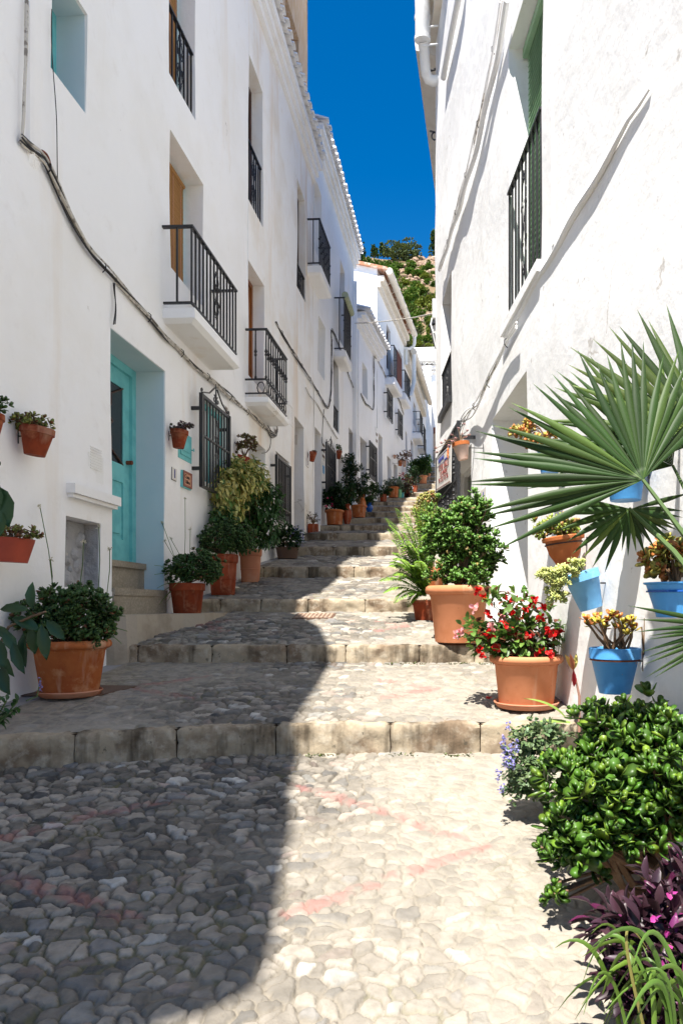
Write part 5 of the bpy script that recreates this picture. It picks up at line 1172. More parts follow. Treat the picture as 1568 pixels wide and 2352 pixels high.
th, mx, r, h = wall_pot('terracotta bowl in a wire ring with green jade, highest terracotta on the right wall', WR, 1296, 1232, 1297, 92, 'bowl', 'terra', -.12, .5, cage='wirecage', group=GH)
crass(th, mx, r, h, 80, .042, (.20, .25, .04), (.30, .16, .05), .2, up=.05, rad=(r*1.2, r*1.0, r*.62), off=(-.03, 0, 0), per=7)
th, mx, r, h = wall_pot('light blue tilted pot with pale lime rosettes trailing over its rim', WR, 1345, 1312, 1400, 84, 'classic', 'bluelight', -.30, .62, group=GH)
L, S = Leaves(), MB(); top = mx @ Vector((0, 0, h)); k = top.y/F; lime = cf_((.46, .50, .17), .2)
for (u, v, ru, rvv, n) in ((1268, 1325, 30, 20, 40), (1300, 1315, 28, 16, 34), (1275, 1370, 26, 24, 40), (1325, 1295, 22, 10, 18), (1250, 1320, 16, 10, 14), (1280, 1340, 26, 22, 26)): shrub(L, S, top, pt(u, v, top.y-.12), (ru*k, ru*k, rvv*k), n, .030, .42, lime, 'fat', per=11, stems=3, sr=.003, fill_=.1)
finish(th, L, S, stem='stemgreen')
th, mx, r, h = wall_pot('sky blue pot on a wire ring holding a yellow-orange jade tree, lowest on the wall', WR, 1411, 1488, 1592, 118, 'classic', 'blue', 0., .60, cage='ironred', group=GH)
L, S = Leaves(), MB(); top = mx @ Vector((0, 0, h*.9)); k = top.y/F
for (u, v) in ((1345, 1422), (1360, 1432), (1375, 1428), (1395, 1425), (1405, 1412), (1420, 1420), (1430, 1430), (1445, 1432), (1455, 1445), (1440, 1455), (1388, 1440), (1412, 1440), (1452, 1425), (1350, 1435), (1370, 1418), (1425, 1445)):
    e = pt(u, v, top.y+R(-.08, .06)); b = top+Vector((R(-.06, .06), R(-.03, .03), 0)); S.tube([b, b.lerp(e, .5)+rv(.012), e], .008, 6, r2=.004); rosette(L, e, Vector((0, -.2, 1))+rv(.5), 8, .042, .72, cf_((.42, .34, .05), .22, ORG, .35))
finish(th, L, S)
S = MB(); 
for (u, v) in ((1485, 1455), (1473, 1440), (1490, 1470), (1480, 1420)): S.tube([pt(1497, 1560, top.y+.1), pt(1478, 1500, top.y), pt(u, v, top.y)], .007, 5, r2=.004)
S.build('dry_twigs', 'stem', th)
th, mx, r, h = wall_pot('wide deep-blue wire basket pot with yellow jade at the right edge', WR, 1550, 1338, 1418, 134, 'flare', 'blue', 0., .62, cage='bluedeep', group=GH)
crass(th, mx, r, h, 75, .048, (.27, .25, .05), ORG, .3, up=.09, rad=(r*1.1, r*1.0, r*.85), per=8)
th, mx, r, h = wall_pot('sky blue pot half hidden under the big palm leaf', WR, 1436, 1062, 1150, 96, 'classic', 'blue', 0, .72, group=GH); crass(th, mx, r, h, 40, .04, YEL, ORG, .3, up=.05)
th, mx, r, h = wall_pot('small blue pot with orange-tipped jade behind the palm blades', WR, 1262, 1020, 1086, 62, 'classic', 'blue', 0, .66, group=GH)
L, S = Leaves(), MB(); top = mx @ Vector((0, 0, h)); k = top.y/F
for (u, v, ru, rvv, n) in ((1195, 990, 28, 14, 26), (1215, 972, 14, 8, 10), (1230, 1015, 36, 14, 26), (1262, 1000, 22, 16, 14)): shrub(L, S, top, pt(u, v, top.y), (ru*k, ru*k, rvv*k), n, .038, .7, cf_((.34, .28, .05), .25, ORG, .45), per=7, stems=5, sr=.005, fill_=.1)
finish(th, L, S)

# --- palm -----------------------------------------------------------------------------
th = thing('fan_palm', Vector((1.28, 2.2, G(1.2, 2.2))), 'fan palm with large radiating green blades on the right', 'palm'); pb = Vector((1.06, 2.15, -.15))
def fan(hu, hv, y, a0, a1, n, lens, wmax, tilt, nm='fan_leaf', split=.5):
    """a pleated fan: blades share edges up to `split`, then go free"""
    hub = pt(hu, hv, y); k = y/F; V = []; Fc = []; C = []
    st = MB()
    for i in range(n):
        f = i/(n-1); a = math.radians(a0+(a1-a0)*f); l_ = lens(f)*k*R(.93, 1.05); da = math.radians(abs(a1-a0))/(n-1)*.5
        ax = Vector((math.cos(a), 0, math.sin(a))); sd = Vector((-math.sin(a), 0, math.cos(a)))
        dp = tilt(f)+R(-.06, .06); droop = R(.0, .10); c = colv((.027, .06, .012), .35, (.075, .12, .022), .2); bend = R(-.03, .03)
        segs = 11; b = len(V)
        for j in range(segs+1):
            t = j/segs; rad = l_*t
            hw = math.tan(da)*rad*1.12 if t < split else math.tan(da)*l_*split*1.12*max(0, 1-((t-split)/(1-split))**1.25)
            hw = min(hw, wmax*k)
            fold = hw*.75
            cen = hub+ax*rad+Vector((0, dp*rad, 0))+sd*(bend*l_*t*t)+Vector((0, -.0, -droop*l_*t*t))
            V += [cen+sd*hw+Vector((0, fold*.5, 0)), cen+Vector((0, -fold*.5, 0)), cen-sd*hw+Vector((0, fold*.5, 0))]
            g_ = (1.0 if t < .9 else 1.15); C += [[c[0]*g_, c[1]*g_, c[2]*g_]]*3
        for j in range(segs):
            q = b+3*j; Fc += [(q, q+1, q+4), (q, q+4, q+3), (q+1, q+2, q+5), (q+1, q+5, q+4)]
    npmesh(nm, np.array([tuple(v) for v in V]), np.array(Fc), np.clip(np.array(C), 0, 1), 'palm', False, th)
    st.tube([hub, hub.lerp(pb, .4)+Vector((0, 0, .03)), pb], .006, 6, r2=.012); st.build('leaf_stalk', 'stemgreen', th, smooth=True)
fan(1476, 1102, 2.35, 203, 44, 29, lambda f: 385-60*abs(f-.3)+25*math.sin(f*9), 20, lambda f: .10+.25*f)
fan(1545, 1070, 2.75, 190, 82, 19, lambda f: 345-50*abs(f-.4)+30*math.sin(f*13), 16, lambda f: .12+.15*f)
fan(1620, 1010, 2.6, 196, 60, 22, lambda f: 370-40*abs(f-.4), 16, lambda f: .15+.15*f)
fan(1445, 1168, 2.6, -10, -190, 17, lambda f: (150 if f > .55 else 100)+50*abs(f-.5), 9, lambda f: .1)
fan(1445, 1170, 2.62, 15, -80, 11, lambda f: 150-90*f, 6, lambda f: .15)
fan(1690, 1440, 2.1, 212, 168, 10, lambda f: 225+20*math.sin(f*8), 6, lambda f: .0)
m = MB(); pp = Vector(th.location)
m.tube([pp+Vector((-.10, 0, 0)), pp+Vector((-.14, .0, .5)), pb], [.09, .08, .06], 10); m.build('trunk', 'stem', th, smooth=True)
# ------------------------------------------------------------------ cables
def cable(label, pts, strands, name='cable_bundle', group=None, wob=.016, n0=.02, clips=True, rr=.0065):
    P3 = []
    for W, u, v in pts:
        t, z = W.pix(u, v, n0); P3.append((W, t, z))
    pos = [W.P(t, n0, z) for W, t, z in P3]; nor = [W.n for W, _, _ in P3]
    fine = []; fn = []
    for (a, b, na, nb) in zip(pos, pos[1:], nor, nor[1:]):
        k = max(2, int((b-a).length/.06))
        for i in range(k): fine.append(a.lerp(b, i/k)); fn.append(na.lerp(nb, i/k).normalized())
    fine.append(pos[-1]); fn.append(nor[-1])
    for _ in range(3): fine = [fine[0]]+[(fine[i-1]+fine[i]*2+fine[i+1])/4 for i in range(1, len(fine)-1)]+[fine[-1]]
    root = thing(name, fine[0], label, 'cable', group)
    for mt, cnt, r in strands:
        m = MB()
        for c in range(cnt):
            ph = R(0, 6.28); f1, f2 = R(.15, .3), R(.05, .12); a1 = wob*R(.5, 1.4); pp = []
            for i, (p, n_) in enumerate(zip(fine, fn)):
                d = (fine[min(i+1, len(fine)-1)]-fine[max(i-1, 0)]).normalized(); up = n_.cross(d)
                pp.append(p+up*(a1*math.sin(i*f1+ph)+a1*.8*math.sin(i*f2+ph*2))+n_*(.010*math.sin(i*f1*1.3+ph)+.008))
            m.tube(pp, r, 5)
        m.build('cable', mt, root, smooth=True)
    if clips:
        for i in range(6, len(fine)-3, 13):
            m = MB(); p = fine[i]; m.tube([p+Vector((0, 0, .045)), p+fn[i]*.03+Vector((0, 0, .02)), p+fn[i]*.03-Vector((0, 0, .02)), p-Vector((0, 0, .05))], .005, 4)
            m.build('clip', 'cab_b', root)
    return root
a, b, c, d, e_ = W1a, W1b, W2, W3, W4
cable('long sagging bundle of black and white cables above the teal door', [(a, 45, 318), (a, 68, 345), (a, 92, 352), (a, 105, 375), (a, 130, 428), (a, 168, 515), (a, 205, 580), (a, 245, 622), (a, 290, 672), (a, 340, 727), (a, 378, 775), (a, 400, 792), (a, 440, 838), (a, 480, 868), (a, 520, 905), (b, 556, 935), (b, 590, 965), (b, 612, 985), (b, 630, 997)], [('cab_w', 5, .008), ('cab_b', 3, .0075)], group='cable runs on the left walls')
cable('black cable loop dropping from the bundle to the top of the teal door', [(a, 262, 650), (a, 263, 672), (a, 268, 702), (a, 264, 728), (a, 261, 745)], [('cab_b', 2, .005)], clips=False, wob=.008)
cable('red and black cable end beside the rainwater pipe', [(a, 92, 346), (a, 103, 352), (a, 108, 368), (a, 110, 385)], [('ironred', 1, .009)], clips=False, wob=.002, name='cable')
cable('thin wire running down the wall below the teal window', [(a, 118, 20), (a, 120, 200), (a, 126, 330), (a, 132, 412), (a, 134, 425)], [('cab_b', 1, .0035)], clips=False, wob=.006, name='wire')
cable('cables leaving the rainwater pipe upward at the far left', [(a, 47, 318), (a, 52, 280), (a, 50, 220), (a, 55, 100), (a, 60, 0)], [('cab_w', 2, .010), ('cab_b', 1, .004)], clips=False, wob=.006)
cable('dark bundle sagging between the cast iron balcony and the crowned grille', [(b, 633, 738), (b, 650, 772), (b, 670, 806), (b, 705, 860), (c, 730, 902), (c, 745, 930), (c, 754, 938), (c, 760, 900), (c, 761, 800), (c, 760, 757)], [('cab_w', 2, .008), ('cab_b', 4, .009)], group='cable runs on the left walls')
cable('bundle falling under the rolled awning balcony', [(c, 761, 757), (c, 775, 785), (c, 790, 832), (c, 804, 872), (c, 811, 890)], [('cab_w', 2, .009), ('cab_b', 3, .009)], group='cable runs on the left walls', clips=False)
cable('bundle on the low house rising beside its window', [(d, 828, 904), (d, 838, 927), (d, 857, 942), (d, 858, 900), (d, 858, 817), (d, 863, 823)], [('cab_w', 2, .011), ('cab_b', 2, .012)], group='cable runs on the left walls', clips=False)
cable('bundle crossing the gutter house under its balconies', [(e_, 868, 828), (e_, 886, 867), (e_, 900, 888), (e_, 918, 924), (e_, 926, 952)], [('cab_w', 2, .014), ('cab_b', 2, .012)], group='cable runs on the left walls', clips=False)
cable('pair of black wires hanging over a doorway right of the small spiky pot', [(c, 742, 940), (c, 740, 1010), (c, 739, 1018)], [('cab_b', 2, .007)], clips=False, wob=.004, name='wire')
cable('beige painted cable slanting down between the doorways', [(b, 700, 890), (c, 722, 922), (c, 740, 950), (c, 757, 980), (c, 774, 1008)], [('cab_w', 2, .009)], clips=False, wob=.01, name='wire')
cable('loop of wire dropping to the recess above the variegated fig', [(b, 618, 990), (b, 622, 1010), (b, 621, 1030), (b, 612, 1040), (b, 600, 1041)], [('cab_b', 1, .006)], clips=False, wob=.003, name='wire')
cable('tangle of coiled cable under the cast iron balcony', [(b, 612, 985), (b, 622, 1002), (b, 633, 1000), (b, 637, 985), (b, 633, 978)], [('cab_b', 3, .007), ('cab_w', 2, .007)], clips=False, wob=.025)
r_ = WR
cable('upper bundle of white painted cables on the right wall', [(r_, 1152, 0), (r_, 1133, 130), (r_, 1105, 262), (r_, 1080, 370), (r_, 1060, 445), (r_, 1030, 555), (r_, 1012, 612)], [('plaster', 4, .012), ('cab_w', 2, .009)], n0=.05, wob=.03, group='cable runs on the right wall')
cable('straight white conduit beside the upper cables on the right wall', [(r_, 1168, 0), (r_, 1140, 145), (r_, 1108, 290), (r_, 1080, 395), (r_, 1040, 530), (r_, 1010, 620)], [('plaster', 1, .028)], n0=.05, wob=.003, clips=False, name='conduit')
cable('tangled white cables sagging above the sale sign', [(r_, 1190, 740), (r_, 1165, 785), (r_, 1140, 850), (r_, 1118, 890), (r_, 1100, 922), (r_, 1080, 945), (r_, 1060, 975), (r_, 1035, 1010)], [('plaster', 3, .010), ('cab_w', 2, .006)], n0=.05, wob=.04, group='cable runs on the right wall')
def wire(label, pts, r, mt='cab_b'):
    m = MB(); m.tube(pts, r, 5); o = m.build('overhead_wire', mt, None, pts[0], True); tag(o, label, 'wire')
wire('thick overhead cable crossing the street below the hill', [pt(815, 742, 19.5), pt(850, 741, 18), pt(900, 736, 16.5), pt(950, 729, 14.5), pt(1002, 718, 12.05)], .012, 'cab_w')
wire('dark overhead wire by the gutter end, upper of the pair', [pt(960, 850, 36), pt(985, 850, 40), pt(1010, 849, 44)], .022); wire('dark overhead wire by the gutter end, lower of the pair', [pt(958, 884, 36), pt(985, 882, 40), pt(1012, 886, 44)], .018)
# white junction box and lantern on the corner of the right house
m = MB(); 
for (u, v, s_) in ((994, 700, .09), (994, 722, .07)):
    q = pt(u, v, 12.12); m.box(q.x-.01, q.x+.09, q.y-.05, q.y+.04, q.z-s_, q.z+s_)
m.tube([pt(992, 730, 12.1), pt(989, 745, 12.1), pt(992, 756, 12.1), pt(996, 765, 12.1)], .014, 6)
tag(m.build('junction_box', 'whitepaint', None, pt(994, 710, 12.1)), 'white junction box on the corner of the right wall above the lantern', 'junction box')
q = pt(1003, 800, 12.7); th = thing('street_lamp', q, 'black wall lantern with milky glass hanging at the corner of the right wall', 'lantern')
k = 12.7/F; m = MB(); T = Matrix.Translation(q)
m.lathe([(.03, 0), (.035, .02), (.12, .40), (.125, .41)], T @ Matrix.Diagonal((.93, .93, 1, 1)) , 4); m.build('lamp_shade', 'lampglass', th)
m = MB()
for i in range(4):
    an = math.pi/2*i; c_, s_ = math.cos(an), math.sin(an); m.tube([q+Vector((.035*c_, .035*s_, 0)), q+Vector((.125*c_, .125*s_, .41))], .012, 4)
m.lathe([(.16, .41), (.165, .425), (.06, .53), (.05, .56), (.02, .62), (0, .63)], T, 4); m.lathe([(0, -.05), (.03, -.02), (.04, 0)], T, 8); m.tube([q+Vector((0, 0, -.03)), q+Vector((.12, 0, -.12)), q+Vector((.30, 0, -.12))], .016, 5)
m.build('lamp_frame', 'iron', th)

# ------------------------------------------------------------------ signs
def frame_mtx(W, t, n, z, rot=0.):
    ex = W.d if W.left else -W.d; o = W.P(t, n, z); ez = Vector((0, 0, 1)); q = Matrix.Rotation(rot, 3, W.n)
    ex2, ez2 = q @ ex, q @ ez; nn = W.n
    return Matrix(((ex2.x, ez2.x, nn.x, o.x), (ex2.y, ez2.y, nn.y, o.y), (ex2.z, ez2.z, nn.z, o.z), (0, 0, 0, 1)))
def lbox(m, T, x0, x1, y0, y1, z0, z1): m.hexa([T @ Vector(p) for p in ((x0, y0, z0), (x1, y0, z0), (x1, y1, z0), (x0, y1, z0), (x0, y0, z1), (x1, y0, z1), (x1, y1, z1), (x0, y1, z1))])
def text(body, T, x, y, size, z, mt, par, name='lettering', sx=1., bold=0.):
    cu = bpy.data.curves.new(name, 'FONT'); cu.body = body; cu.size = size; cu.align_x = 'CENTER'; cu.align_y = 'CENTER'; cu.extrude = .0015; cu.offset = bold
    ob = bpy.data.objects.new('tmp', cu); COL.objects.link(ob); bpy.context.view_layer.update()
    me = bpy.data.meshes.new_from_object(ob); bpy.data.objects.remove(ob); bpy.data.curves.remove(cu)
    o = link(name, me, par); off = WORLD[par]
    for v in me.vertices: v.co = (T @ Vector((x+v.co.x*sx, y+v.co.y, z+v.co.z)))-off
    me.materials.clear(); me.materials.append(M[mt]); me.update(); return o
# house number 1
ta, tb_ = W1a.pix(392.5, HY)[0], W1a.pix(403, HY)[0]; zt, zb = W1a.pix(403, 1078)[1], W1a.pix(403, 1105)[1]
T = frame_mtx(W1a, (ta+tb_)/2, .0, (zt+zb)/2); hw, hh = (tb_-ta)/2, (zt-zb)/2
th = thing('number_plate', T.translation, 'small white tile with the house number 1 right of the teal door', 'number plate')
m = MB(); lbox(m, T, -hw, hw, -hh, hh, .009, .016); m.build('tile', 'signwhite', th); m = MB(); lbox(m, T, -hw-.004, hw+.004, -hh-.004, hh+.004, 0, .008); m.build('border', 'ink', th)
text('1', T, 0, 0, hh*2.0, .018, 'signblue', th, bold=.003)
# clay plaque
ta, tb_ = W1a.pix(414, HY)[0], W1a.pix(433, HY)[0]; zt, zb = W1a.pix(433, 1089)[1], W1a.pix(433, 1124)[1]
T = frame_mtx(W1a, (ta+tb_)/2, .0, (zt+zb)/2); hw, hh = (tb_-ta)/2, (zt-zb)/2
th = thing('name_plaque', T.translation, 'brown and pink clay plaque with handwritten house name and teal edge', 'plaque')
m = MB(); lbox(m, T, -hw-.012, hw, -hh-.012, hh, -.01, .03); m.build('edge', 'teal', th); m = MB(); frame = [(-hw, hw, hh-.022, hh), (-hw, hw, -hh, -hh+.022), (-hw, -hw+.02, -hh+.022, hh-.022), (hw-.02, hw, -hh+.022, hh-.022)]
for x0, x1, y0, y1 in frame: lbox(m, T, x0, x1, y0, y1, .031, .042)
m.build('border', 'signbrown', th); m = MB(); lbox(m, T, -hw+.02, hw-.02, -hh+.022, hh-.022, .031, .036); m.build('panel', 'signclay', th)
text('Casa', T, -hw*.12, hh*.32, hh*.72, .038, 'ink', th, sx=1.15); text('Lillox', T, 0, -hh*.34, hh*.66, .038, 'ink', th, sx=1.1)
# for sale sign tied to the grille
T0 = WR.pix(1036, HY, .235)[0]; T1 = WR.pix(1003, HY, .235)[0]; tm = (T0+T1)/2; y = WR.P(tm, .235, 0).y; w2 = abs(T1-T0)/2
zc = (HY-1078)/F*y; T = frame_mtx(WR, tm, .235, zc, 0)
T = T @ Matrix.Rotation(-.09, 4, 'Z'); hh = .235
th = thing('sale_sign', T.translation, 'white for sale sign with red letters tied to the iron grille on the right', 'sign')
m = MB(); lbox(m, T, -w2, w2, -hh, hh, -.004, .004); m.build('board', 'signwhite', th)
def trim(x0, x1, y0, y1, mt): mm = MB(); lbox(mm, T, x0, x1, y0, y1, .005, .007); mm.build('rule', mt, th)
trim(-w2+.03, w2-.03, hh-.022, hh-.016, 'signblue'); trim(-w2+.03, w2-.03, -hh+.016, -hh+.022, 'signred'); trim(-w2+.05, w2-.1, hh*.40, hh*.42, 'signblue')
text('FOR SALE', T, .05, hh*.16, .12, .008, 'signred', th, bold=.0, sx=1.9); text('SE VENDE', T, .05, -hh*.20, .09, .008, 'signred', th, bold=.0, sx=1.8)
text('95 252 72 56', T, .02, -hh*.52, .095, .008, 'signred', th, bold=.0, sx=1.9); text('NERJAMAR', T, -.22, hh*.66, .095, .008, 'signblue', th, sx=1.35); text('INMOBILIARIA', T, .3, hh*.46, .035, .008, 'signblue', th, sx=1.4)
m = MB()
for i in range(9):
    an = math.pi*2*i/9; m.tube([T @ Vector((w2-.26+.035*math.cos(an), hh*.68+.035*math.sin(an), .008)), T @ Vector((w2-.26+.07*math.cos(an), hh*.68+.07*math.sin(an), .008))], .007, 4)
m.tube([T @ Vector((w2-.26+.03*math.cos(x_), hh*.68+.03*math.sin(x_), .008)) for x_ in np.linspace(0, 6.28, 13)], .006, 4, cap=False); m.build('sun_emblem', 'signorange', th)
# tile number on the right wall, vents and plates
def plate(label, W, u0, u1, v0, v1, mt, name, cat, txt=None, tm_='signblue', slats=0):
    far = u1 if W.left else u0; a, b = sorted((W.pix(u0, HY)[0], W.pix(u1, HY)[0])); zt, zb = W.pix(far, v0)[1], W.pix(far, v1)[1]
    T = frame_mtx(W, (a+b)/2, 0, (zt+zb)/2); th = thing(name, T.translation, label, cat); hw, hh = (b-a)/2, (zt-zb)/2
    m = MB(); lbox(m, T, -hw, hw, -hh, hh, -.005, .012); m.build('plate', mt, th)
    if txt: text(txt, T, 0, 0, hh*1.5, .0135, tm_, th, sx=.8)
    if slats:
        m = MB()
        for i in range(slats): yy = -hh*.8+i*1.6*hh/slats; lbox(m, T, -hw*.8, hw*.8, yy, yy+hh*.7/slats, .013, .016)
        m.build('slats', 'metalplate', th)
plate('white tile with a blue number between the sale sign and the palm', WR, 1106, 1118, 1128, 1160, 'signwhite', 'number_tile', 'number plate', '9')
plate('small square wall vent above the plain wooden-grilled window', W1b, 627, 635, 988, 1004, 'whitepaint', 'wall_vent', 'vent', slats=7)
plate('small rectangular vent left of the cable bundle, above the crowned grille', W1a, 514, 521, 935, 956, 'whitepaint', 'wall_vent', 'vent', slats=9)
plate('small grey number plate between two doorways of the stained house', W1b, 703, 708, 1058, 1075, 'signwhite', 'number_plate', 'number plate', '5')
plate('small blue-grey plate right of the second doorway', W2, 740, 744, 1072, 1090, 'bluelight', 'number_plate', 'number plate')
plate('white meter box beside the crowned grille of the tall house', W2, 738, 745, 1012, 1060, 'whitepaint', 'meter_box', 'meter box', slats=3)
plate('carved white shrine box on the wall above the upper pots', W3, 862, 866, 985, 1022, 'whitepaint', 'wall_shrine', 'wall box', slats=2)
# intercom in the doorway
m = MB(); t, z = W1b.pix(697, 1012); W1b.box(m, t-.012, t-.002, -.27, -.12, z-.08, z+.12); 
tag(m.build('intercom', 'signwhite', None, W1b.P(t, -.2, z)), 'white intercom box in the first tall doorway', 'intercom')
# drain cover
q = hit(722, 1418); th = thing('drain_cover', q, 'rectangular iron drain cover in the third tread, half in the sun', 'drain cover')
zq = lambda x, y: treadz(2, x, y)+.014
x0, x1, y0, y1 = q.x-.20, q.x+.20, q.y-.14, q.y+.16; m = MB(); nb = 9
for i in range(nb):
    a, b = x0+(x1-x0)*i/nb+.006, x0+(x1-x0)*(i+1)/nb-.006
    for (c, d) in ((y0, y0+.09), (y0+.105, y0+.195), (y0+.21, y1)):
        m.hexa([(a, c, zq(a, c)), (b, c, zq(b, c)), (b, d, zq(b, d)), (a, d, zq(a, d)), (a, c, zq(a, c)+.008), (b, c, zq(b, c)+.008), (b, d, zq(b, d)+.008), (a, d, zq(a, d)+.008)])
m.build('grate', 'grate', th); m = MB(); m.hexa([(x, y, zq(x, y)+o) for o in (-.02, .002) for x, y in ((x0-.02, y0-.02), (x1+.02, y0-.02), (x1+.02, y1+.02), (x0-.02, y1+.02))]); m.build('cover_frame', 'metalplate', th)

# raised cement apron by the door steps
m = MB(); prof = [(5.90, .06), (5.95, .15), (6.05, .20), (6.4, .24), (6.8, .32), (7.05, .44), (7.6, .46), (7.9, .42)]
top = []; 
for (y_, w_) in prof: top.append((LX(y_)-.02, LX(y_)+w_, y_))
for i, (p, q) in enumerate(zip(top, top[1:])):
    z0, z1 = -.085, -.085
    za, zb_ = (-.13 if i == 0 else -.085), -.085
    m.hexa([(p[0], p[2], -.9), (p[1]+.04, p[2], -.9), (q[1]+.04, q[2], -.9), (q[0], q[2], -.9), (p[0], p[2], za), (p[1], p[2], za), (q[1], q[2], zb_), (q[0], q[2], zb_)])
tag(m.build('pavement', 'apron', smooth=False), kind='structure')
# moss and weeds at the foot of the kerbs
L = Leaves()
for k, n, xs in ((0, 90, (-.6, -.1, .25)), (1, 160, (.0, .35, .62, -.2))):
    for i in range(n):
        x = random.choice(xs)+R(-.09, .09); y_ = edgeY(k, x)-.045-abs(R(0, .05)); z_ = treadz(k, x, y_)
        L.add('flat', Vector((x, y_, z_)), Vector((R(-1, 1), R(-1, .3), R(.2, 1))), Vector((0, 0, 1)), R(.012, .03), R(.008, .016), colv((.10, .13, .03), .3))
o = L.build('weeds', 'leafthin'); tag(o, 'small green weeds and moss at the foot of the lower steps', 'weeds', kind='stuff')

# ------------------------------------------------------------------ hill
def hz(x, y):
    t = (y-60)
    z = 19.5+t*.63 if y < 150 else 19.5+90*.63+(y-150)*.16
    z += 5.5*(vn(x*.045+3, y*.045)-.5)+2.6*(vn(x*.14, y*.14)-.5)-.05*max(0, -x-2)*1.0+.06*max(0, x)
    return z
def vn(x, y): return float(fbm(np.array([x]), np.array([y]), 11)[0])
nx, ny = 90, 110; xs = np.linspace(-75, 75, nx+1); ys = np.linspace(54, 230, ny+1); XX, YY = np.meshgrid(xs, ys)
T_ = YY-60; Z = np.where(YY < 150, 19.5+T_*.63, 19.5+90*.63+(YY-150)*.16)+5.5*(fbm(XX*.045+3, YY*.045, 11)-.5)+2.6*(fbm(XX*.14, YY*.14, 11)-.5)-.05*np.maximum(0, -XX-2)+.06*np.maximum(0, XX)
Z = np.where(YY < 60, Z-(60-YY)*2, Z)
idx = np.arange((nx+1)*(ny+1)).reshape(ny+1, nx+1); qd = np.stack([idx[:-1, :-1], idx[:-1, 1:], idx[1:, 1:], idx[1:, :-1]], -1).reshape(-1, 4)
npmesh('hillside', np.stack([XX, YY, Z], -1).reshape(-1, 3), qd, None, 'hill', kind='structure')
def hillhit(u, v):
    y = 60
    while y < 220:
        if hz((u-CX)/F*y, y) >= (HY-v)/F*y: break
        y += .5
    return Vector(((u-CX)/F*y, y, hz((u-CX)/F*y, y)))
def boulders(label, lst):
    q0 = hillhit(*lst[0][:2]); m = MB()
    for (u, v, r) in lst:
        q = hillhit(u, v); rr = r/F*q.y; n, k = 9, 7; V = []; 
        for i in range(k+1):
            th_ = math.pi*i/k
            for j in range(n):
                a_ = 2*math.pi*j/n; s_ = rr*(R(.75, 1.12)); V.append((q.x+s_*1.25*math.sin(th_)*math.cos(a_), q.y+s_*math.sin(th_)*math.sin(a_), q.z+s_*.85*math.cos(th_)))
        m.add(V, [(i*n+j, i*n+(j+1) % n, (i+1)*n+(j+1) % n, (i+1)*n+j) for i in range(k) for j in range(n)])
    o = m.build('rock_outcrop', 'rock', None, q0); tag(o, label, 'rocks')
boulders('tan stone outcrop high on the hill right of the round pine', [(R(945, 1004), R(572, 655), R(5, 10)) for _ in range(80)]+[(R(885, 965), R(606, 650), R(4, 8)) for _ in range(60)])
boulders('grey-tan rocks halfway down the hill near the right wall', [(R(950, 1004), R(700, 745), R(3, 8)) for _ in range(24)]+[(R(985, 1004), R(745, 790), R(3, 6)) for _ in range(10)])
def bush(label, u, v, ru, rvv, col, n=420, name='hill_bush', cat='bush', group='bushes on the hillside', cyp=False, alt=(.19, .22, .05)):
    q = hillhit(u, v+rvv*.6); k = q.y/F; rx, rz_ = ru*k, rvv*k; c0 = Vector((q.x, q.y, (HY-v)/F*q.y)); th = thing(name, q, label, cat, group)
    L = Leaves(); lob = [(rv().normalized()*R(.35, .75), R(.35, .6)) for _ in range(1 if cyp else 9)]
    for i in range(n):
        b_, br = random.choice(lob) if not cyp else (Vector((0, 0, 0)), 1.)
        d = rv().normalized(); s_ = br*R(.6, 1.)**.4
        if cyp: zz = R(-1, 1); s2 = (1-zz)*.5+.1; p = c0+Vector((d.x*rx*s2, d.y*rx*s2, zz*rz_))
        else: p = c0+Vector(((b_.x+d.x*s_)*rx, (b_.y+d.y*s_)*rx, (b_.z+d.z*s_)*rz_))
        for j in range(3): L.add('flat', p+rv(.25*k*4), d+rv(.6)+Vector((0, 0, .3)), rv()+Vector((0, 0, 1)), 5.2*k*R(.6, 1.2), 3.2*k, colv(col, .3, alt, .12))
    L.build('crown', 'leaffar', th); m = MB(); m.tube([q-Vector((0, 0, .5)), q.lerp(c0, .5), c0], .12, 5, r2=.04); m.build('trunk', 'stem', th)
gA, gB, gC, gD = (.06, .125, .02), (.085, .17, .022), (.16, .20, .03), (.11, .11, .06)
bush('big round olive-green pine on the ridge of the hill', 922, 580, 46, 30, (.09, .12, .045), 1300, 'pine_tree', 'tree')
bush('tall dark conifer on the ridge above the left roofs', 829, 592, 9, 36, (.03, .07, .025), 300, 'conifer', 'tree')
bush('tall tree on the ridge against the right wall', 998, 560, 12, 32, (.05, .10, .03), 420, 'pine_tree', 'tree')
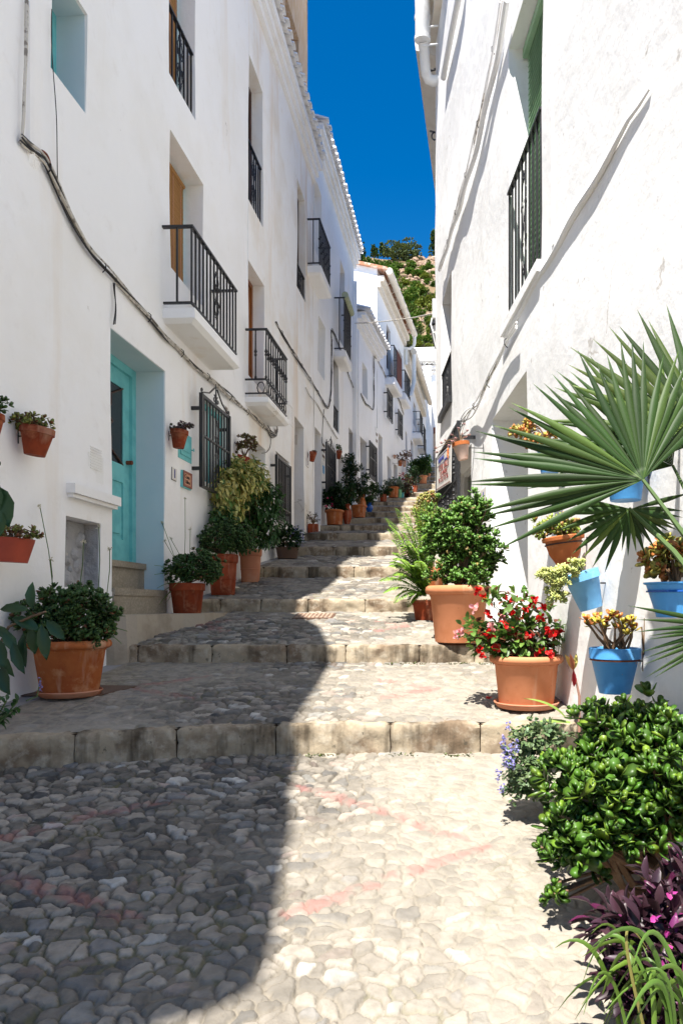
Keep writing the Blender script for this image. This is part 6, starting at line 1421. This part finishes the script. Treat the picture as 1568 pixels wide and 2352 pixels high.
for i, (u, h_) in enumerate(((857, 13), (876, 15), (884, 10), (863, 9), (891, 8))):
    bush('small dark cypress on the skyline, %s of five' % ('leftmost', 'third and tallest', 'fourth', 'second', 'rightmost')[i], u, 588-h_, 3.2, h_, (.03, .07, .02), 70, 'cypress', 'cypress', cyp=True)
blist = [(840, 606, 16, 16, gA), (866, 614, 20, 13, gA), (893, 614, 18, 12, gA), (850, 622, 24, 16, gB), (880, 628, 22, 18, gB), (905, 655, 18, 22, gB), (988, 612, 14, 14, gB), (945, 618, 12, 10, gA),
 (930, 650, 15, 11, gC), (965, 668, 16, 12, gC), (925, 680, 26, 22, gB), (955, 690, 24, 16, gA), (905, 700, 18, 20, gB), (985, 690, 10, 8, gC), (935, 712, 26, 16, gA), (965, 722, 14, 10, gB), (915, 730, 20, 16, gD), (950, 738, 24, 16, gB), (985, 735, 12, 10, gA),
 (930, 756, 20, 12, gD), (962, 758, 22, 14, gA), (990, 758, 10, 12, gB), (945, 778, 22, 14, gB), (975, 782, 20, 14, gB), (955, 795, 18, 10, gC), (985, 800, 14, 10, gC), (925, 775, 14, 12, gC), (940, 800, 14, 9, gB)]
blist += [(R(895, 1002), R(650, 805), R(9, 17), R(7, 12), random.choice((gA, gB, gB, gC, gD))) for _ in range(44)]
blist += [(R(890, 1002), R(596, 655), R(6, 12), R(4, 8), random.choice((gA, gB, gC))) for _ in range(16)]
blist += [(R(835, 905), R(612, 650), R(12, 20), R(9, 14), random.choice((gA, gB))) for _ in range(12)]
blist += [(R(560, 820), R(600, 800), R(12, 20), R(8, 13), random.choice((gA, gB, gC))) for _ in range(26)]+[(R(1010, 1260), R(600, 800), R(12, 20), R(8, 13), random.choice((gA, gB, gC))) for _ in range(30)]
for (u, v, a_, b_, c_) in blist:
    nm = {gA: 'dark green', gB: 'fresh green', gC: 'yellow-green', gD: 'dry grey-brown'}[c_]
    hp = 'near the ridge' if v < 635 else ('halfway up' if v < 725 else 'low on the hill above the far roof')
    bush('%s bush %s on the rocky hillside' % (nm, hp), u, v, a_, b_, c_, 200)
